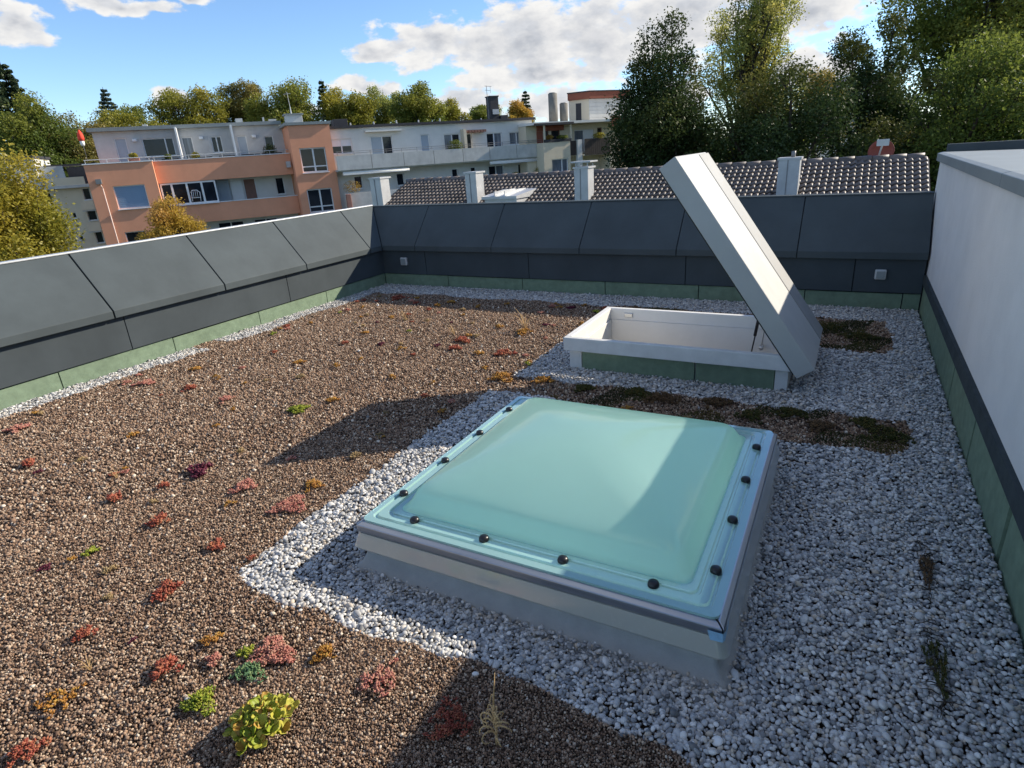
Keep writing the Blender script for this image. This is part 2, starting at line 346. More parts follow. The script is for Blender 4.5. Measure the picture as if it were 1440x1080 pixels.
class Bed:
    """stones laid as patches inside a bed and one by one along its edges; all end up as instances of one object"""
    def __init__(s, prefix, mt, sub, amp, flat, smooth, seed, tilt, nsingle=28, topfrac=0.28):
        s.c = bpy.data.collections.new(prefix); s.p = prefix; s.mt = mt; s.smooth = smooth; s.rg = np.random.RandomState(seed); s.tilt = tilt; s.tf = topfrac
        s.v0, f = ico(sub); s.f = np.array(f); s.n = 0; s.P = []; s.Rt = []; s.S = []; s.I = []
        s.shapes = [stone_shape(s.rg, s.v0, amp, flat, smooth) for _ in range(12)]; s.ns = nsingle
        for k in range(nsingle): s.push(s.shapes[k % 12], s.f, np.full(len(s.f), (k + 0.5) / nsingle * 0.999))
        # instances are picked in name order, so names carry fixed-width numbers
    def push(s, V, F, rnd):
        stone_obj('%s_%03d' % (s.p, s.n), V, F, rnd, s.mt, s.smooth, s.c); s.n += 1
    def heights(s, n, size):
        top = s.rg.uniform(0, 1, n) < s.tf
        return np.where(top, s.rg.uniform(-0.5, 0.35, n), s.rg.uniform(-1.7, -0.75, n)) * size
    def rots(s, n):
        if s.tilt: return s.rg.normal(0, s.tilt, n), s.rg.normal(0, s.tilt, n), s.rg.uniform(0, 6.283, n)
        return s.rg.uniform(0, 6.283, n), s.rg.uniform(0, 6.283, n), s.rg.uniform(0, 6.283, n)
    def patches(s, size, spacing, stone, nv):
        first = s.n
        for _ in range(nv):
            x, y = grid(-size / 2, size / 2 + spacing, -size / 2, size / 2 + spacing, spacing, s.rg, 0.45); n = len(x)
            z = s.heights(n, stone); sz_ = stone * np.exp(s.rg.normal(0, 0.27, n)); M3 = rotm(*s.rots(n)); V, F = [], []
            for k in range(n):
                V.append((s.shapes[s.rg.randint(12)] * sz_[k]) @ M3[k].T + np.array([x[k], y[k], z[k]])); F.append(s.f + k * len(s.v0))
            s.push(np.concatenate(V), np.concatenate(F), np.repeat(s.rg.uniform(0, 1, n), len(s.f)))
        return first, nv
    def add(s, x, y, z, size, idx, rot, scl=None):
        n = len(x); s.P.append(np.stack([x, y, z], 1)); s.I.append(idx); s.Rt.append(rot); s.S.append(np.repeat(size[:, None], 3, 1) if scl is None else scl)
    def singles(s, x, y, stone, zoff=0.0):
        n = len(x); sz_ = stone * np.exp(s.rg.normal(0, 0.27, n))
        s.add(x, y, s.heights(n, stone) + zoff, sz_, s.rg.randint(0, s.ns, n), np.stack(s.rots(n), 1), sz_[:, None] * s.rg.uniform(0.85, 1.18, (n, 3)))
    def fill(s, mask, x0, x1, y0, y1, cell, spacing, stone, nv, dmin, dmax, zfun=None, nopatch=None):
        first, nv = s.patches(cell, spacing, stone, nv)
        nx, ny = int((x1 - x0) / cell) + 1, int((y1 - y0) / cell) + 1
        ci, cj = np.meshgrid(np.arange(nx), np.arange(ny)); cx, cy = (x0 + (ci + 0.5) * cell).ravel(), (y0 + (cj + 0.5) * cell).ravel()
        dist = np.sqrt(cx ** 2 + cy ** 2 + 2.9); zone = (dist >= dmin) & (dist < dmax) & in_view(cx, cy, mg=0.25)
        full = np.ones_like(zone)
        for a in np.linspace(-0.56, 0.56, 5):
            for b in np.linspace(-0.56, 0.56, 5): full &= mask(cx + a * cell, cy + b * cell)
        if nopatch is not None: full &= ~nopatch(cx, cy)
        k = zone & full; n = k.sum()
        s.add(cx[k], cy[k], 0.0015 * vnoise(cx[k], cy[k], 9, 21), np.ones(n), first + s.rg.randint(0, nv, n), np.stack([np.zeros(n), np.zeros(n), s.rg.randint(0, 4, n) * np.pi / 2], 1))
        gx, gy = grid(x0, x1, y0, y1, spacing, s.rg); gi = np.clip(((gx - x0) / cell).astype(int), 0, nx - 1); gj = np.clip(((gy - y0) / cell).astype(int), 0, ny - 1); id_ = gj * nx + gi
        k = zone[id_] & ~full[id_]; gx, gy = gx[k], gy[k]; k = mask(gx, gy); gx, gy = gx[k], gy[k]
        s.singles(gx, gy, stone, 0.0 if zfun is None else zfun(gx, gy))
    def done(s, label, cat, name):
        P_ = np.concatenate(s.P); print(name, len(P_), 'instances')
        return scatter(name, label, cat, s.c, P_, np.concatenate(s.Rt), np.concatenate(s.S), np.concatenate(s.I))
def scatter(name, label, cat, coll, pts, rot, scl, idx):
    me = bpy.data.meshes.new(name); me.vertices.add(len(pts)); me.vertices.foreach_set('co', pts.astype(np.float32).ravel())
    for nm, ty, arr in (('rot', 'FLOAT_VECTOR', rot), ('scl', 'FLOAT_VECTOR', scl)):
        at_ = me.attributes.new(nm, ty, 'POINT'); at_.data.foreach_set('vector', arr.astype(np.float32).ravel())
    at_ = me.attributes.new('idx', 'INT', 'POINT'); at_.data.foreach_set('value', idx.astype(np.int32))
    o = bpy.data.objects.new(name, me); COL.objects.link(o); tag(o, label, cat, kind='stuff')
    ng = bpy.data.node_groups.new(name, 'GeometryNodeTree')
    ng.interface.new_socket('Geometry', in_out='INPUT', socket_type='NodeSocketGeometry')
    ng.interface.new_socket('Geometry', in_out='OUTPUT', socket_type='NodeSocketGeometry')
    N = ng.nodes; gi = N.new('NodeGroupInput'); go = N.new('NodeGroupOutput'); ip = N.new('GeometryNodeInstanceOnPoints'); ci = N.new('GeometryNodeCollectionInfo')
    ci.inputs['Collection'].default_value = coll; ci.inputs['Separate Children'].default_value = True; ci.inputs['Reset Children'].default_value = True
    def na(nm, ty):
        q = N.new('GeometryNodeInputNamedAttribute'); q.data_type = ty; q.inputs[0].default_value = nm; return q.outputs[0]
    L = ng.links
    L.new(gi.outputs[0], ip.inputs['Points']); L.new(ci.outputs[0], ip.inputs['Instance']); ip.inputs['Pick Instance'].default_value = True
    L.new(na('idx', 'INT'), ip.inputs['Instance Index']); L.new(na('rot', 'FLOAT_VECTOR'), ip.inputs['Rotation']); L.new(na('scl', 'FLOAT_VECTOR'), ip.inputs['Scale'])
    L.new(ip.outputs[0], go.inputs[0])
    md = o.modifiers.new('scatter', 'NODES'); md.node_group = ng
    return o
def grid(x0, x1, y0, y1, s, rg, jit=0.45):
    nx = int((x1 - x0) / s); ny = int((y1 - y0) / (s * 0.87))
    i, j = np.meshgrid(np.arange(nx), np.arange(ny))
    x = x0 + (i + 0.5 * (j % 2)) * s + rg.uniform(-jit, jit, i.shape) * s; y = y0 + j * s * 0.87 + rg.uniform(-jit, jit, i.shape) * s
    return x.ravel(), y.ravel()
rg = np.random.RandomState(11)
def sink(x, y):
    """the gravel lies lower right against the skylight"""
    dx = np.maximum(np.abs(x + 1.02) - 0.80, 0); dy = np.maximum(np.abs(y - 2.515) - 0.80, 0)
    return -0.055 * np.exp(-(dx * dx + dy * dy) / 0.035)
gmask = lambda x, y: in_gravel(x, y) & ~blocked(x, y) & (x < XR - 0.010) & (x > XL + 0.008) & (y < YB - 0.008)
bmask = lambda x, y: ~in_gravel(x, y) & ~blocked(x, y) & (y < YB - 0.01)
pb = Bed('pebble', M['pebble'], 2, 0.055, (0.48, 0.72), True, 2, 0.35)
pb.fill(gmask, XL, XR, Y0, YB, 0.24, 0.0122, 0.0086, 5, 0.0, 3.6, sink, lambda x, y: sink(x, y) < -0.004)
pb.fill(gmask, XL, XR, Y0, YB, 0.24, 0.0136, 0.0096, 4, 3.6, 30.0, sink, lambda x, y: sink(x, y) < -0.004)
# stones that strayed onto the brown bed
bx_, by_ = grid(-5.7, 0.45, 0.2, 6.5, 0.055, rg, 0.9)
jx, jy = rg.normal(0, 0.05, len(bx_)), rg.normal(0, 0.05, len(bx_)); near = gmask(bx_ + jx, by_ + jy)
q = bmask(bx_, by_) & ((near & (rg.uniform(0, 1, len(bx_)) < 0.35)) | (rg.uniform(0, 1, len(bx_)) < 0.004))
pb.singles(bx_[q], by_[q], 0.0095, 0.010)
pb.done('rounded grey and white pebbles around skylight, hatch and roof edges', 'gravel', 'gravel')
gb_ = Bed('grain', M['grain'], 1, 0.06, (0.5, 0.9), False, 6, 0.0)
for cell, sp_, st_, d0, d1 in ((0.14, 0.0062, 0.0041, 0.0, 2.6), (0.16, 0.0080, 0.0053, 2.44, 4.2), (0.20, 0.0115, 0.0076, 4.0, 30.0)):
    gb_.fill(bmask, XL, 0.5, Y0, 6.7, cell, sp_, st_, 5, d0, d1)
# coarser lumps lying on top
lx, ly = grid(-5.7, 0.45, Y0, 6.6, 0.035, rg, 0.9); k = bmask(lx, ly) & in_view(lx, ly) & (rg.uniform(0, 1, len(lx)) < 0.22)
gb_.singles(lx[k], ly[k], 0.0060, 0.003)
gb_.done('brown crushed clay granulate covering the planted roof', 'granulate', 'clay_granulate')

# ------------------------------------------------------------------ skylight
CX, CY = -1.02, 2.515
def glassmat(name, col, rough, trans, transl, alpha_gloss=0.5):
    Mx = bpy.data.materials.new(name); Mx.use_nodes = True; t = Mx.node_tree; B = t.nodes['Principled BSDF']; o = t.nodes['Material Output']
    tcn = t.nodes.new('ShaderNodeTexCoord'); nn = t.nodes.new('ShaderNodeTexNoise'); nn.inputs['Scale'].default_value = 2.0; nn.inputs['Detail'].default_value = 6
    t.links.new(tcn.outputs['Object'], nn.inputs['Vector'])
    mx = t.nodes.new('ShaderNodeMix'); mx.data_type = 'RGBA'; t.links.new(nn.outputs['Fac'], mx.inputs[0])
    mx.inputs[6].default_value = tuple(c * 0.93 for c in col) + (1,); mx.inputs[7].default_value = tuple(min(1, c * 1.05) for c in col) + (1,)
    # dried drops and dust on the acrylic
    n4 = t.nodes.new('ShaderNodeTexNoise'); n4.inputs['Scale'].default_value = 42; n4.inputs['Detail'].default_value = 9; n4.inputs['Roughness'].default_value = 0.75; t.links.new(tcn.outputs['Object'], n4.inputs['Vector'])
    m4 = t.nodes.new('ShaderNodeMapRange'); m4.inputs[1].default_value = 0.55; m4.inputs[2].default_value = 0.72; m4.inputs[4].default_value = 0.30; t.links.new(n4.outputs['Fac'], m4.inputs[0])
    mx4 = t.nodes.new('ShaderNodeMix'); mx4.data_type = 'RGBA'; t.links.new(m4.outputs[0], mx4.inputs[0]); t.links.new(mx.outputs[2], mx4.inputs[6]); mx4.inputs[7].default_value = (0.78, 0.80, 0.76, 1)
    t.links.new(mx4.outputs[2], B.inputs['Base Color'])
    B.inputs['Roughness'].default_value = rough; B.inputs['Transmission Weight'].default_value = trans; B.inputs['IOR'].default_value = 1.49
    B.inputs['Coat Weight'].default_value = 1.0; B.inputs['Coat Roughness'].default_value = 0.06
    B.inputs['Sheen Weight'].default_value = 0.35; B.inputs['Coat IOR'].default_value = 1.7; B.inputs['Sheen Roughness'].default_value = 0.35
    # fine dust lowers the gloss in patches
    n2 = t.nodes.new('ShaderNodeTexNoise'); n2.inputs['Scale'].default_value = 25; n2.inputs['Detail'].default_value = 8; t.links.new(tcn.outputs['Object'], n2.inputs['Vector'])
    mr = t.nodes.new('ShaderNodeMapRange'); mr.inputs[1].default_value = 0.4; mr.inputs[2].default_value = 0.75; mr.inputs[3].default_value = 0.03; mr.inputs[4].default_value = 0.14
    t.links.new(n2.outputs['Fac'], mr.inputs[0]); t.links.new(mr.outputs[0], B.inputs['Coat Roughness'])
    if transl:
        tr = t.nodes.new('ShaderNodeBsdfTranslucent'); t.links.new(mx.outputs[2], tr.inputs['Color'])
        ms = t.nodes.new('ShaderNodeMixShader'); ms.inputs[0].default_value = transl
        t.links.new(B.outputs[0], ms.inputs[1]); t.links.new(tr.outputs[0], ms.inputs[2]); t.links.new(ms.outputs[0], o.inputs['Surface'])
    return Mx
M['dome'] = glassmat('turquoise_acrylic', (0.64, 0.96, 0.88), 0.10, 0.0, 0.70)
M['flange'] = glassmat('clear_turquoise_acrylic', (0.46, 0.76, 0.70), 0.12, 0.45, 0.0)
M['skirt'] = glassmat('cloudy_clear_skirt', (0.50, 0.51, 0.46), 0.30, 0.35, 0.0)
sk = tag(empty('roof_skylight', (CX, CY, 0)), 'turquoise acrylic dome skylight with black screws set in grey gravel', 'skylight')
def rring(h, z, r=0.03, n=6, hy=None):
    hy = h if hy is None else hy; pts = []
    for (sx, sy, a0) in ((1, -1, -90), (1, 1, 0), (-1, 1, 90), (-1, -1, 180)):
        for i in range(n + 1):
            a = R(a0 + 90 * i / n); pts.append((sx * (h - r) + r * math.cos(a), sy * (hy - r) + r * math.sin(a), z))
    return pts
MB().loft([rring(0.885, -0.11, 0.02), rring(0.86, -0.075, 0.02), rring(0.81, -0.04, 0.02), rring(0.792, 0.0, 0.02), rring(0.785, 0.062, 0.02), rring(0.72, 0.066, 0.02), rring(0.70, -0.05, 0.02)], cap0=False, cap1=False).build('curb', M['curb'], sk, True)
MB().loft([rring(0.826, 0.052, 0.035), rring(0.829, 0.060, 0.035), rring(0.806, 0.126, 0.03), rring(0.79, 0.129, 0.03), rring(0.76, 0.129, 0.03), rring(0.76, 0.068, 0.03), rring(0.815, 0.052, 0.03)], cap0=False, cap1=False).build('skirt', M['skirt'], sk)
# metal band: four extruded profiles, mitred at the corners
for i in range(4):
    b = MB(); pr = [(0.806, 0.131), (0.806, 0.164), (0.787, 0.1765), (0.745, 0.1765), (0.745, 0.131)]
    b.prism(pr, lambda dd, z: (-dd + 0.004, -dd, z), lambda dd, z: (dd - 0.004, -dd, z))
    o = b.build('metal_rail', M['rail'], sk, bevel=0.003); o.rotation_euler = (0, 0, i * math.pi / 2)
# flange with two shallow grooves
fl = [rring(0.785, 0.178, 0.03), rring(0.785, 0.188, 0.03), rring(0.755, 0.190, 0.028), rring(0.750, 0.182, 0.028), rring(0.742, 0.182, 0.028), rring(0.737, 0.190, 0.028), rring(0.705, 0.190, 0.028), rring(0.700, 0.183, 0.028), rring(0.692, 0.183, 0.028), rring(0.688, 0.192, 0.028), rring(0.655, 0.192, 0.035), rring(0.655, 0.182, 0.035)]
MB().loft(fl, cap0=False, cap1=False).build('flange', M['flange'], sk)
# dome: steep edge, then a soft pillow
dm = [rring(0.668, 0.190, 0.04, 8), rring(0.655, 0.196, 0.05, 8), rring(0.640, 0.215, 0.055, 8), rring(0.615, 0.262, 0.06, 8), rring(0.600, 0.279, 0.065, 8)]
for i in range(1, 15):
    u = i / 14; h = 0.600 * (1 - u) + 0.004
    dm.append(rring(h, 0.279 + 0.135 * (1 - (1 - u) ** 2.0), min(0.065 + 0.5 * h * u, h * 0.98), 8))
dome = MB().loft(dm, cap0=False, cap1=True).build('dome', M['dome'], sk, True)
for (a, bb) in [(x, -0.708) for x in (-0.54, -0.18, 0.18, 0.54)]:
    for i in range(4):
        s_ = MB(); s_.loft([[(r_ * math.cos(2*math.pi*k_/14), r_ * math.sin(2*math.pi*k_/14), z_) for k_ in range(14)] for r_, z_ in ((0.0215, 0.186), (0.022, 0.197), (0.019, 0.206), (0.010, 0.211))])
        o = s_.build('screw_cap', M['black'], sk, True); c, s2 = math.cos(i*math.pi/2), math.sin(i*math.pi/2)
        bo = bb if i % 2 == 0 else bb * 1.03
        o.location = (a * c - bo * s2, a * s2 + bo * c, 0)
w = MB(); w.box(-0.70, 0.70, -0.70, 0.70, -0.60, -0.58); 
for sx in (-1, 1):
    w.box(min(sx*0.70, sx*0.715), max(sx*0.70, sx*0.715), -0.715, 0.715, -0.6, 0.09); w.box(-0.699, 0.699, min(sx*0.70, sx*0.715), max(sx*0.70, sx*0.715), -0.6, 0.09)
M['liner'] = mat('white_liner', (0.82, 0.83, 0.82), 0.7, 0.02)
w.build('bounce_lining', M['liner'], sk)  # unseen closed white box, added so bounced light makes the dome glow
# blue remains of protective film at the corner
M['film'] = mat('blue_film', (0.25, 0.45, 0.62), 0.5, 0.2, 30)
f_ = MB(); f_.loft([[(0.765,-0.812,0.115),(0.806,-0.812,0.118),(0.812,-0.80,0.12),(0.8115,-0.74,0.122)], [(0.755,-0.813,0.155),(0.806,-0.8125,0.155),(0.8125,-0.80,0.158),(0.811,-0.72,0.15)]], close=False, cap0=False, cap1=False)
o = f_.build('film_scrap', M['film'], sk)

# ------------------------------------------------------------------ roof hatch with raised lid
ht = tag(empty('roof_hatch', (-1.09, 4.88, 0)), 'white rectangular roof hatch with its thick lid tilted open to the right', 'hatch')
bpy.context.view_layer.update()
def hput(mb, nm, mt, bevel=0, smooth=False, parent=None):
    o = mb.build(nm, mt, None, bevel=bevel, smooth=smooth); pr = parent or ht; o.parent = pr
    o.matrix_parent_inverse = (ht.matrix_world).inverted() if pr is ht else Matrix.Identity(4); return o
hx0, hx1, hy0, hy1, hz = -1.945, -0.235, 4.36, 5.42, 0.272
ix0, ix1, iy0, iy1 = hx0 + 0.055, hx1 - 0.06, hy0 + 0.05, hy1 - 0.05
hput(MB().box(hx0, hx1, hy0, iy0, 0.162, hz), 'rim', M['white_old'], 0.006)
hput(MB().box(hx0, hx1, iy1, hy1, 0.162, hz), 'rim', M['white'], 0.006)
hput(MB().box(hx0, ix0, iy0 + .002, iy1 - .002, 0.162, hz), 'rim', M['white'], 0.006)
hput(MB().box(ix1, hx1, iy0 + .002, iy1 - .002, 0.162, hz), 'rim', M['white'], 0.006)
sh = MB()
sy0, sy1, sx0, sx1 = 4.475, iy1, ix0, ix1
for a in ((sx0, sx0 + .012, sy0, sy1), (sx1 - .012, sx1, sy0, sy1)): sh.box(*a, -1.3, 0.164)
for a in ((sx0 + .013, sx1 - .013, sy0, sy0 + .012), (sx0 + .013, sx1 - .013, sy1 - .012, sy1 - .001)): sh.box(*a, -1.3, 0.166)
sh.box(sx0, sx1, sy0, sy1, -1.32, -1.3)
hput(sh, 'shaft', M['white'])
bx0, bx1, by0, by1 = hx0 + 0.025, hx1 - 0.02, 4.425, hy1 - 0.02
for a in ((bx0, bx0 + 0.105, by0, by0 + 0.03), (bx1 - 0.085, bx1, by0, by0 + 0.03)):
    hput(MB().box(*a, -0.05, 0.162), 'corner_board', M['white_old'], 0.003)
for a, b in ((bx0 + 0.11, -0.905), (-0.895, bx1 - 0.09)):
    hput(MB().box(a, b, by0 + 0.004, by0 + 0.03, -0.05, 0.158), 'base_strip', M['felt'], 0.003)
hput(MB().box(bx0, bx0 + 0.02, by0 + 0.032, by1, -0.05, 0.160), 'base_board', M['white_old'])
hput(MB().box(bx1 - 0.02, bx1, by0 + 0.032, by1, -0.05, 0.160), 'base_board', M['white_old'])
hput(MB().box(bx0, bx1, by1 - 0.02, by1 + 0.001, -0.05, 0.159), 'base_board', M['felt'])
# latch plate on the far inner face
hput(MB().box(-1.76, -1.68, iy1 - 0.012, iy1 - 0.001, 0.195, 0.235), 'latch', M['steel'], 0.004)
# lid: box closed at the sides, slightly hipped edge, thin grey strip on the far part; built in the tilted lid frame
LA = Vector((-0.985, 0, 1.408)).normalized(); LN = Vector((LA.z, 0, -LA.x))
LO = Vector((-0.197, 0, 0.128))
def lp(a, y, h): q = LO + LA * a + LN * h; return (q.x, y, q.z)
LL, LT = 1.715, 0.130
hull = MB(); y0, y1 = 4.33, 5.29
hull.loft([[lp(0, y0, 0), lp(LL, y0, 0), lp(LL, y1, 0), lp(0, y1, 0)], [lp(0, y0, LT), lp(LL, y0, LT), lp(LL, y1, LT), lp(0, y1, LT)],
           [lp(0.012, y0 + 0.012, LT + 0.004), lp(LL - 0.012, y0 + 0.012, LT + 0.004), lp(LL - 0.012, y1, LT + 0.004), lp(0.012, y1, LT + 0.004)]])
M['lid'] = mat('cream_lid', (0.38, 0.385, 0.37), 0.6, 0.06, 3, 0.05, 60, stain=0.12)
lid = hput(hull, 'lid', M['lid'], 0.006)
def lsub(mb, nm, mt, bevel=0):
    o = mb.build(nm, mt, None, bevel=bevel); o.parent = lid; o.matrix_parent_inverse = Matrix.Identity(4)
    o.matrix_parent_inverse = (ht.matrix_world @ lid.matrix_parent_inverse).inverted(); return o
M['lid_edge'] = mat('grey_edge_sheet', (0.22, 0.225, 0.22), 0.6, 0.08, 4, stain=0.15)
lid_strip = MB()
lid_strip.loft([[lp(0.014, 5.02, LT + 0.002), lp(LL - 0.014, 4.99, LT + 0.002), lp(LL - 0.014, y1 + 0.006, LT + 0.002), lp(0.014, y1 + 0.006, LT + 0.002)],
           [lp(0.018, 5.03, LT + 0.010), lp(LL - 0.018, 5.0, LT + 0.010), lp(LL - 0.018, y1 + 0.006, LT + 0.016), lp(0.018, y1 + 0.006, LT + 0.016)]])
lsub(lid_strip, 'edge_sheet', M['lid_edge'], 0.002)  # far part of the lid coloured grey by a thin raised strip
seal = MB()
for a0, a1, b0, b1 in ((0.03, LL-0.03, y0+0.02, y0+0.04), (0.03, LL-0.03, y1-0.04, y1-0.02), (0.03, 0.05, y0+0.05, y1-0.05), (LL-0.05, LL-0.03, y0+0.05, y1-0.05)):
    seal.loft([[lp(a0,b0,-0.012),lp(a1,b0,-0.012),lp(a1,b1,-0.012),lp(a0,b1,-0.012)],[lp(a0,b0,0.002),lp(a1,b0,0.002),lp(a1,b1,0.002),lp(a0,b1,0.002)]])
lsub(seal, 'seal', M['black'])
st = MB(); st.tube((-0.61, 5.28, -0.02), (-0.585, 5.28, 0.17), 0.006); st.tube((-0.592, 5.28, 0.13), (-0.545, 5.28, 0.52), 0.013, n=10)
hput(st, 'gas_strut', M['black'], 0, True)
st = MB(); st.tube((-0.535, 5.30, 0.03), (-0.50, 5.30, 0.45), 0.005); st.tube((-0.535, 5.27, 0.03), (-0.535, 5.33, 0.03), 0.018, n=12)
hput(st, 'stay_rod', M['steel'], 0, True)

for y_ in (4.62, 5.12):
    hput(MB().box(hx1 + 0.001, hx1 + 0.016, y_ - 0.06, y_ + 0.06, 0.19, 0.268), 'hinge', M['steel'], 0.003)
# two small grey boxes on the far parapet
for (x, lab, sz_) in ((-5.558, 'small pale grey square box on the far parapet near the left corner', 0.055), (0.331, 'small grey square box on the far parapet near the white wall', 0.05)):
    e = tag(empty('wall_box', (x, YB - 0.018, 0.345)), lab, 'wall box', 'small boxes on the far parapet')
    MB().box(-sz_, sz_, -0.045, 0.0, -sz_, sz_).build('housing', M['alu'], e, bevel=0.012)
    MB().box(-sz_*0.7, sz_*0.7, -0.052, -0.0455, -sz_*0.7, sz_*0.7).build('cover', M['capgrey'], e, bevel=0.003)

# ------------------------------------------------------------------ neighbouring tiled house
M['tile'] = mat('brown_tile', (0.105, 0.086, 0.076), 0.55, 0.4, 1.3, 0.15, 30, spec=0.6)
M['tile'].node_tree.nodes['Principled BSDF'].inputs['Coat Weight'].default_value = 0.12; M['tile'].node_tree.nodes['Principled BSDF'].inputs['Coat Roughness'].default_value = 0.3
M['brick_red'] = mat('red_brick', (0.34, 0.17, 0.13), 0.85, 0.15, 4)
M['zinc'] = mat('zinc_sheet', (0.46, 0.47, 0.48), 0.45, 0.10, 4, metal=0.35, stain=0.15)
M['zinc_dk'] = mat('aged_zinc', (0.22, 0.22, 0.22), 0.5, 0.14, 4, metal=0.2, stain=0.2)
M['housewall'] = mat('house_render', (0.55, 0.52, 0.46), 0.9, 0.08, 1)
hs = tag(empty('tiled_house', (-7, 19, GZ)), 'low neighbouring house with brown pantile roof behind the far parapet', 'house')
RZ, RYR, TP = 0.965, 19.0, 0.404                    # ridge height, ridge y, pitch
def rp(x, sdist, up=0.0):                          # point on the near slope, sdist metres down from the ridge
    cs = 1 / math.sqrt(1 + TP * TP)
    return Vector((x, RYR - sdist * cs - up * TP * cs * -0 , RZ - sdist * TP * cs + up))
bpy.context.view_layer.update()
def into(root, o): 
    o.parent = root; o.matrix_parent_inverse = root.matrix_world.inverted(); return o
tx0, tx1, TW, TG = -14.5, 1.56, 0.152, 0.235
into(hs, MB().box(tx0 + 0.2, tx1 - 0.15, 14.6, 23.4, GZ, -1.0).build('wall', M['housewall']))
u = MB()
a, b = rp(0, -0.02, -0.06), rp(0, 4.9, -0.06)
u.add([(tx0, a.y, a.z), (tx1, a.y, a.z), (tx1, b.y, b.z), (tx0, b.y, b.z), (tx1, 23.8, RZ - 4.8 * TP), (tx0, 23.8, RZ - 4.8 * TP)], [(0,1,2,3), (1,0,5,4)])
into(hs, u.build('roof_boards', M['tile']))
rid = MB()
for k_ in range(int((tx1 - tx0) / 0.38)):
    x = tx0 + k_ * 0.38; rid.tube((x, RYR, RZ - 0.03), (x + 0.375, RYR, RZ - 0.02), 0.105, 0.115, 10)
into(hs, rid.build('ridge_tiles', M['tile'], None, True))
tm = MB()                                           # one S-shaped pantile, lying in the slope: x across, y down-slope
prof = [(-0.082, 0.010), (-0.058, 0.0), (-0.031, 0.0), (-0.004, 0.013), (0.020, 0.034), (0.043, 0.040), (0.066, 0.028), (0.082, 0.010)]
ring = lambda yy, lift: [(x, yy, z + lift) for x, z in prof] + [(x, yy, z + lift - 0.016) for x, z in reversed(prof)]
tm.loft([ring(0.0, 0.0), ring(-TG - 0.05, 0.034)])
tmesh = tm.build('roof_tile', M['tile'], None, True); tdata = tmesh.data; bpy.data.objects.remove(tmesh)
slope_rot = Matrix.Rotation(math.atan(TP), 4, 'X')
cells = [(c, r) for c in range(int((tx1 - tx0) / TW)) for r in range(10)]
cells.sort(key=lambda q: -(q[0]) + 0.6 * q[1])     # the right end stands nearest to the camera
rest = MB()
tv = [v.co.copy() for v in tdata.vertices]; tf = [tuple(p_.vertices) for p_ in tdata.polygons]
rr = random.Random(3)
for i_, (c, r) in enumerate(cells):
    q = rp(tx1 - 0.12 - (int((tx1 - tx0) / TW) - 1 - c) * TW, 0.06 + r * TG)
    mt_ = Matrix.Translation(q + Vector((0, 0, rr.uniform(-0.004, 0.004)))) @ slope_rot @ Matrix.Rotation(rr.uniform(-0.012, 0.012), 4, 'Z')
    if i_ < 290:
        o = bpy.data.objects.new('roof_tile', tdata); COL.objects.link(o); o.parent = hs
        o.matrix_parent_inverse = hs.matrix_world.inverted(); o.matrix_basis = mt_
    else: rest.add([mt_ @ v for v in tv], tf)
o = rest.build('roof_tiles', M['tile'], None, True); into(hs, o); o['kind'] = 'stuff'
def chimney(x0, x1, yc, zt, z0, hood, brick):
    c = MB(); xm = x0 + (x1 - x0) * 0.48
    o = MB().box(x0, x1, yc - 0.26, yc + 0.2, z0, zt - 0.05).build('chimney', M['zinc']); into(hs, o)
    for nm, mb, mt in (('seam', MB().box(x0 + (x1 - x0) * 0.42, x0 + (x1 - x0) * 0.46, yc - 0.275, yc - 0.26, z0, zt - 0.06), M['zinc_dk']),
                       ('cover', MB().box(x0 - 0.03, x1 + 0.03, yc - 0.29, yc + 0.29, zt - 0.05, zt), M['zinc'])):
        s_ = mb.build(nm, mt); s_.parent = o; s_.matrix_parent_inverse = hs.matrix_world.inverted() @ Matrix.Identity(4); s_.matrix_parent_inverse = Matrix.Identity(4)
    if hood:
        hb = MB().box(x0 - 0.09, x1 + 0.09, yc - 0.3, yc + 0.3, zt + 0.11, zt + 0.15)
        for sx in (x0 + 0.03, x1 - 0.03):
            for sy in (-0.2, 0.2): hb.tube((sx, yc + sy, zt - 0.01), (sx, yc + sy, zt + 0.12), 0.015)
        s_ = hb.build('hood', M['zinc']); s_.parent = o; s_.matrix_parent_inverse = Matrix.Identity(4)
    if brick: into(hs, MB().box(x1 + 0.012, x1 + 0.05, yc - 0.1, yc + 0.28, z0, zt - 0.15).build('brick_flue', M['brick_red']))
    return o
bpy.context.view_layer.update()
chimney(-14.68, -14.22, 17.4, 1.20, 0.1, False, False)
chimney(-10.82, -10.42, 17.4, 1.22, 0.1, False, False)
chimney(-7.12, -6.70, 17.4, 1.20, 0.1, True, False)
c4 = chimney(-1.70, -1.22, 17.4, 1.16, 0.1, False, False)
into(hs, MB().tube((-1.40, 17.4, 1.16), (-1.40, 17.4, 1.30), 0.05, 0.05, 8).build('flue_pot', M['zinc_dk'], None, True))
# flat zinc dormer roof
dz = MB(); dz.add([(-9.95, 16.6, 0.50), (-8.75, 16.6, 0.50), (-8.75, 18.3, 0.64), (-9.95, 18.3, 0.64), (-9.95, 16.6, 0.42), (-8.75, 16.6, 0.42), (-8.75, 18.3, 0.40), (-9.95, 18.3, 0.40)],
                  [(0,1,2,3),(0,4,5,1),(1,5,6,2),(3,2,6,7),(0,3,7,4),(4,7,6,5)])
for x in (-9.5, -9.15): dz.box(x - 0.012, x + 0.012, 16.62, 18.2, 0.515, 0.64)
into(hs, MB().box(-9.9, -8.8, 16.7, 18.4, -0.6, 0.415).build('dormer', M['zinc']))
into(hs, dz.build('dormer_roof', M['zinc']))
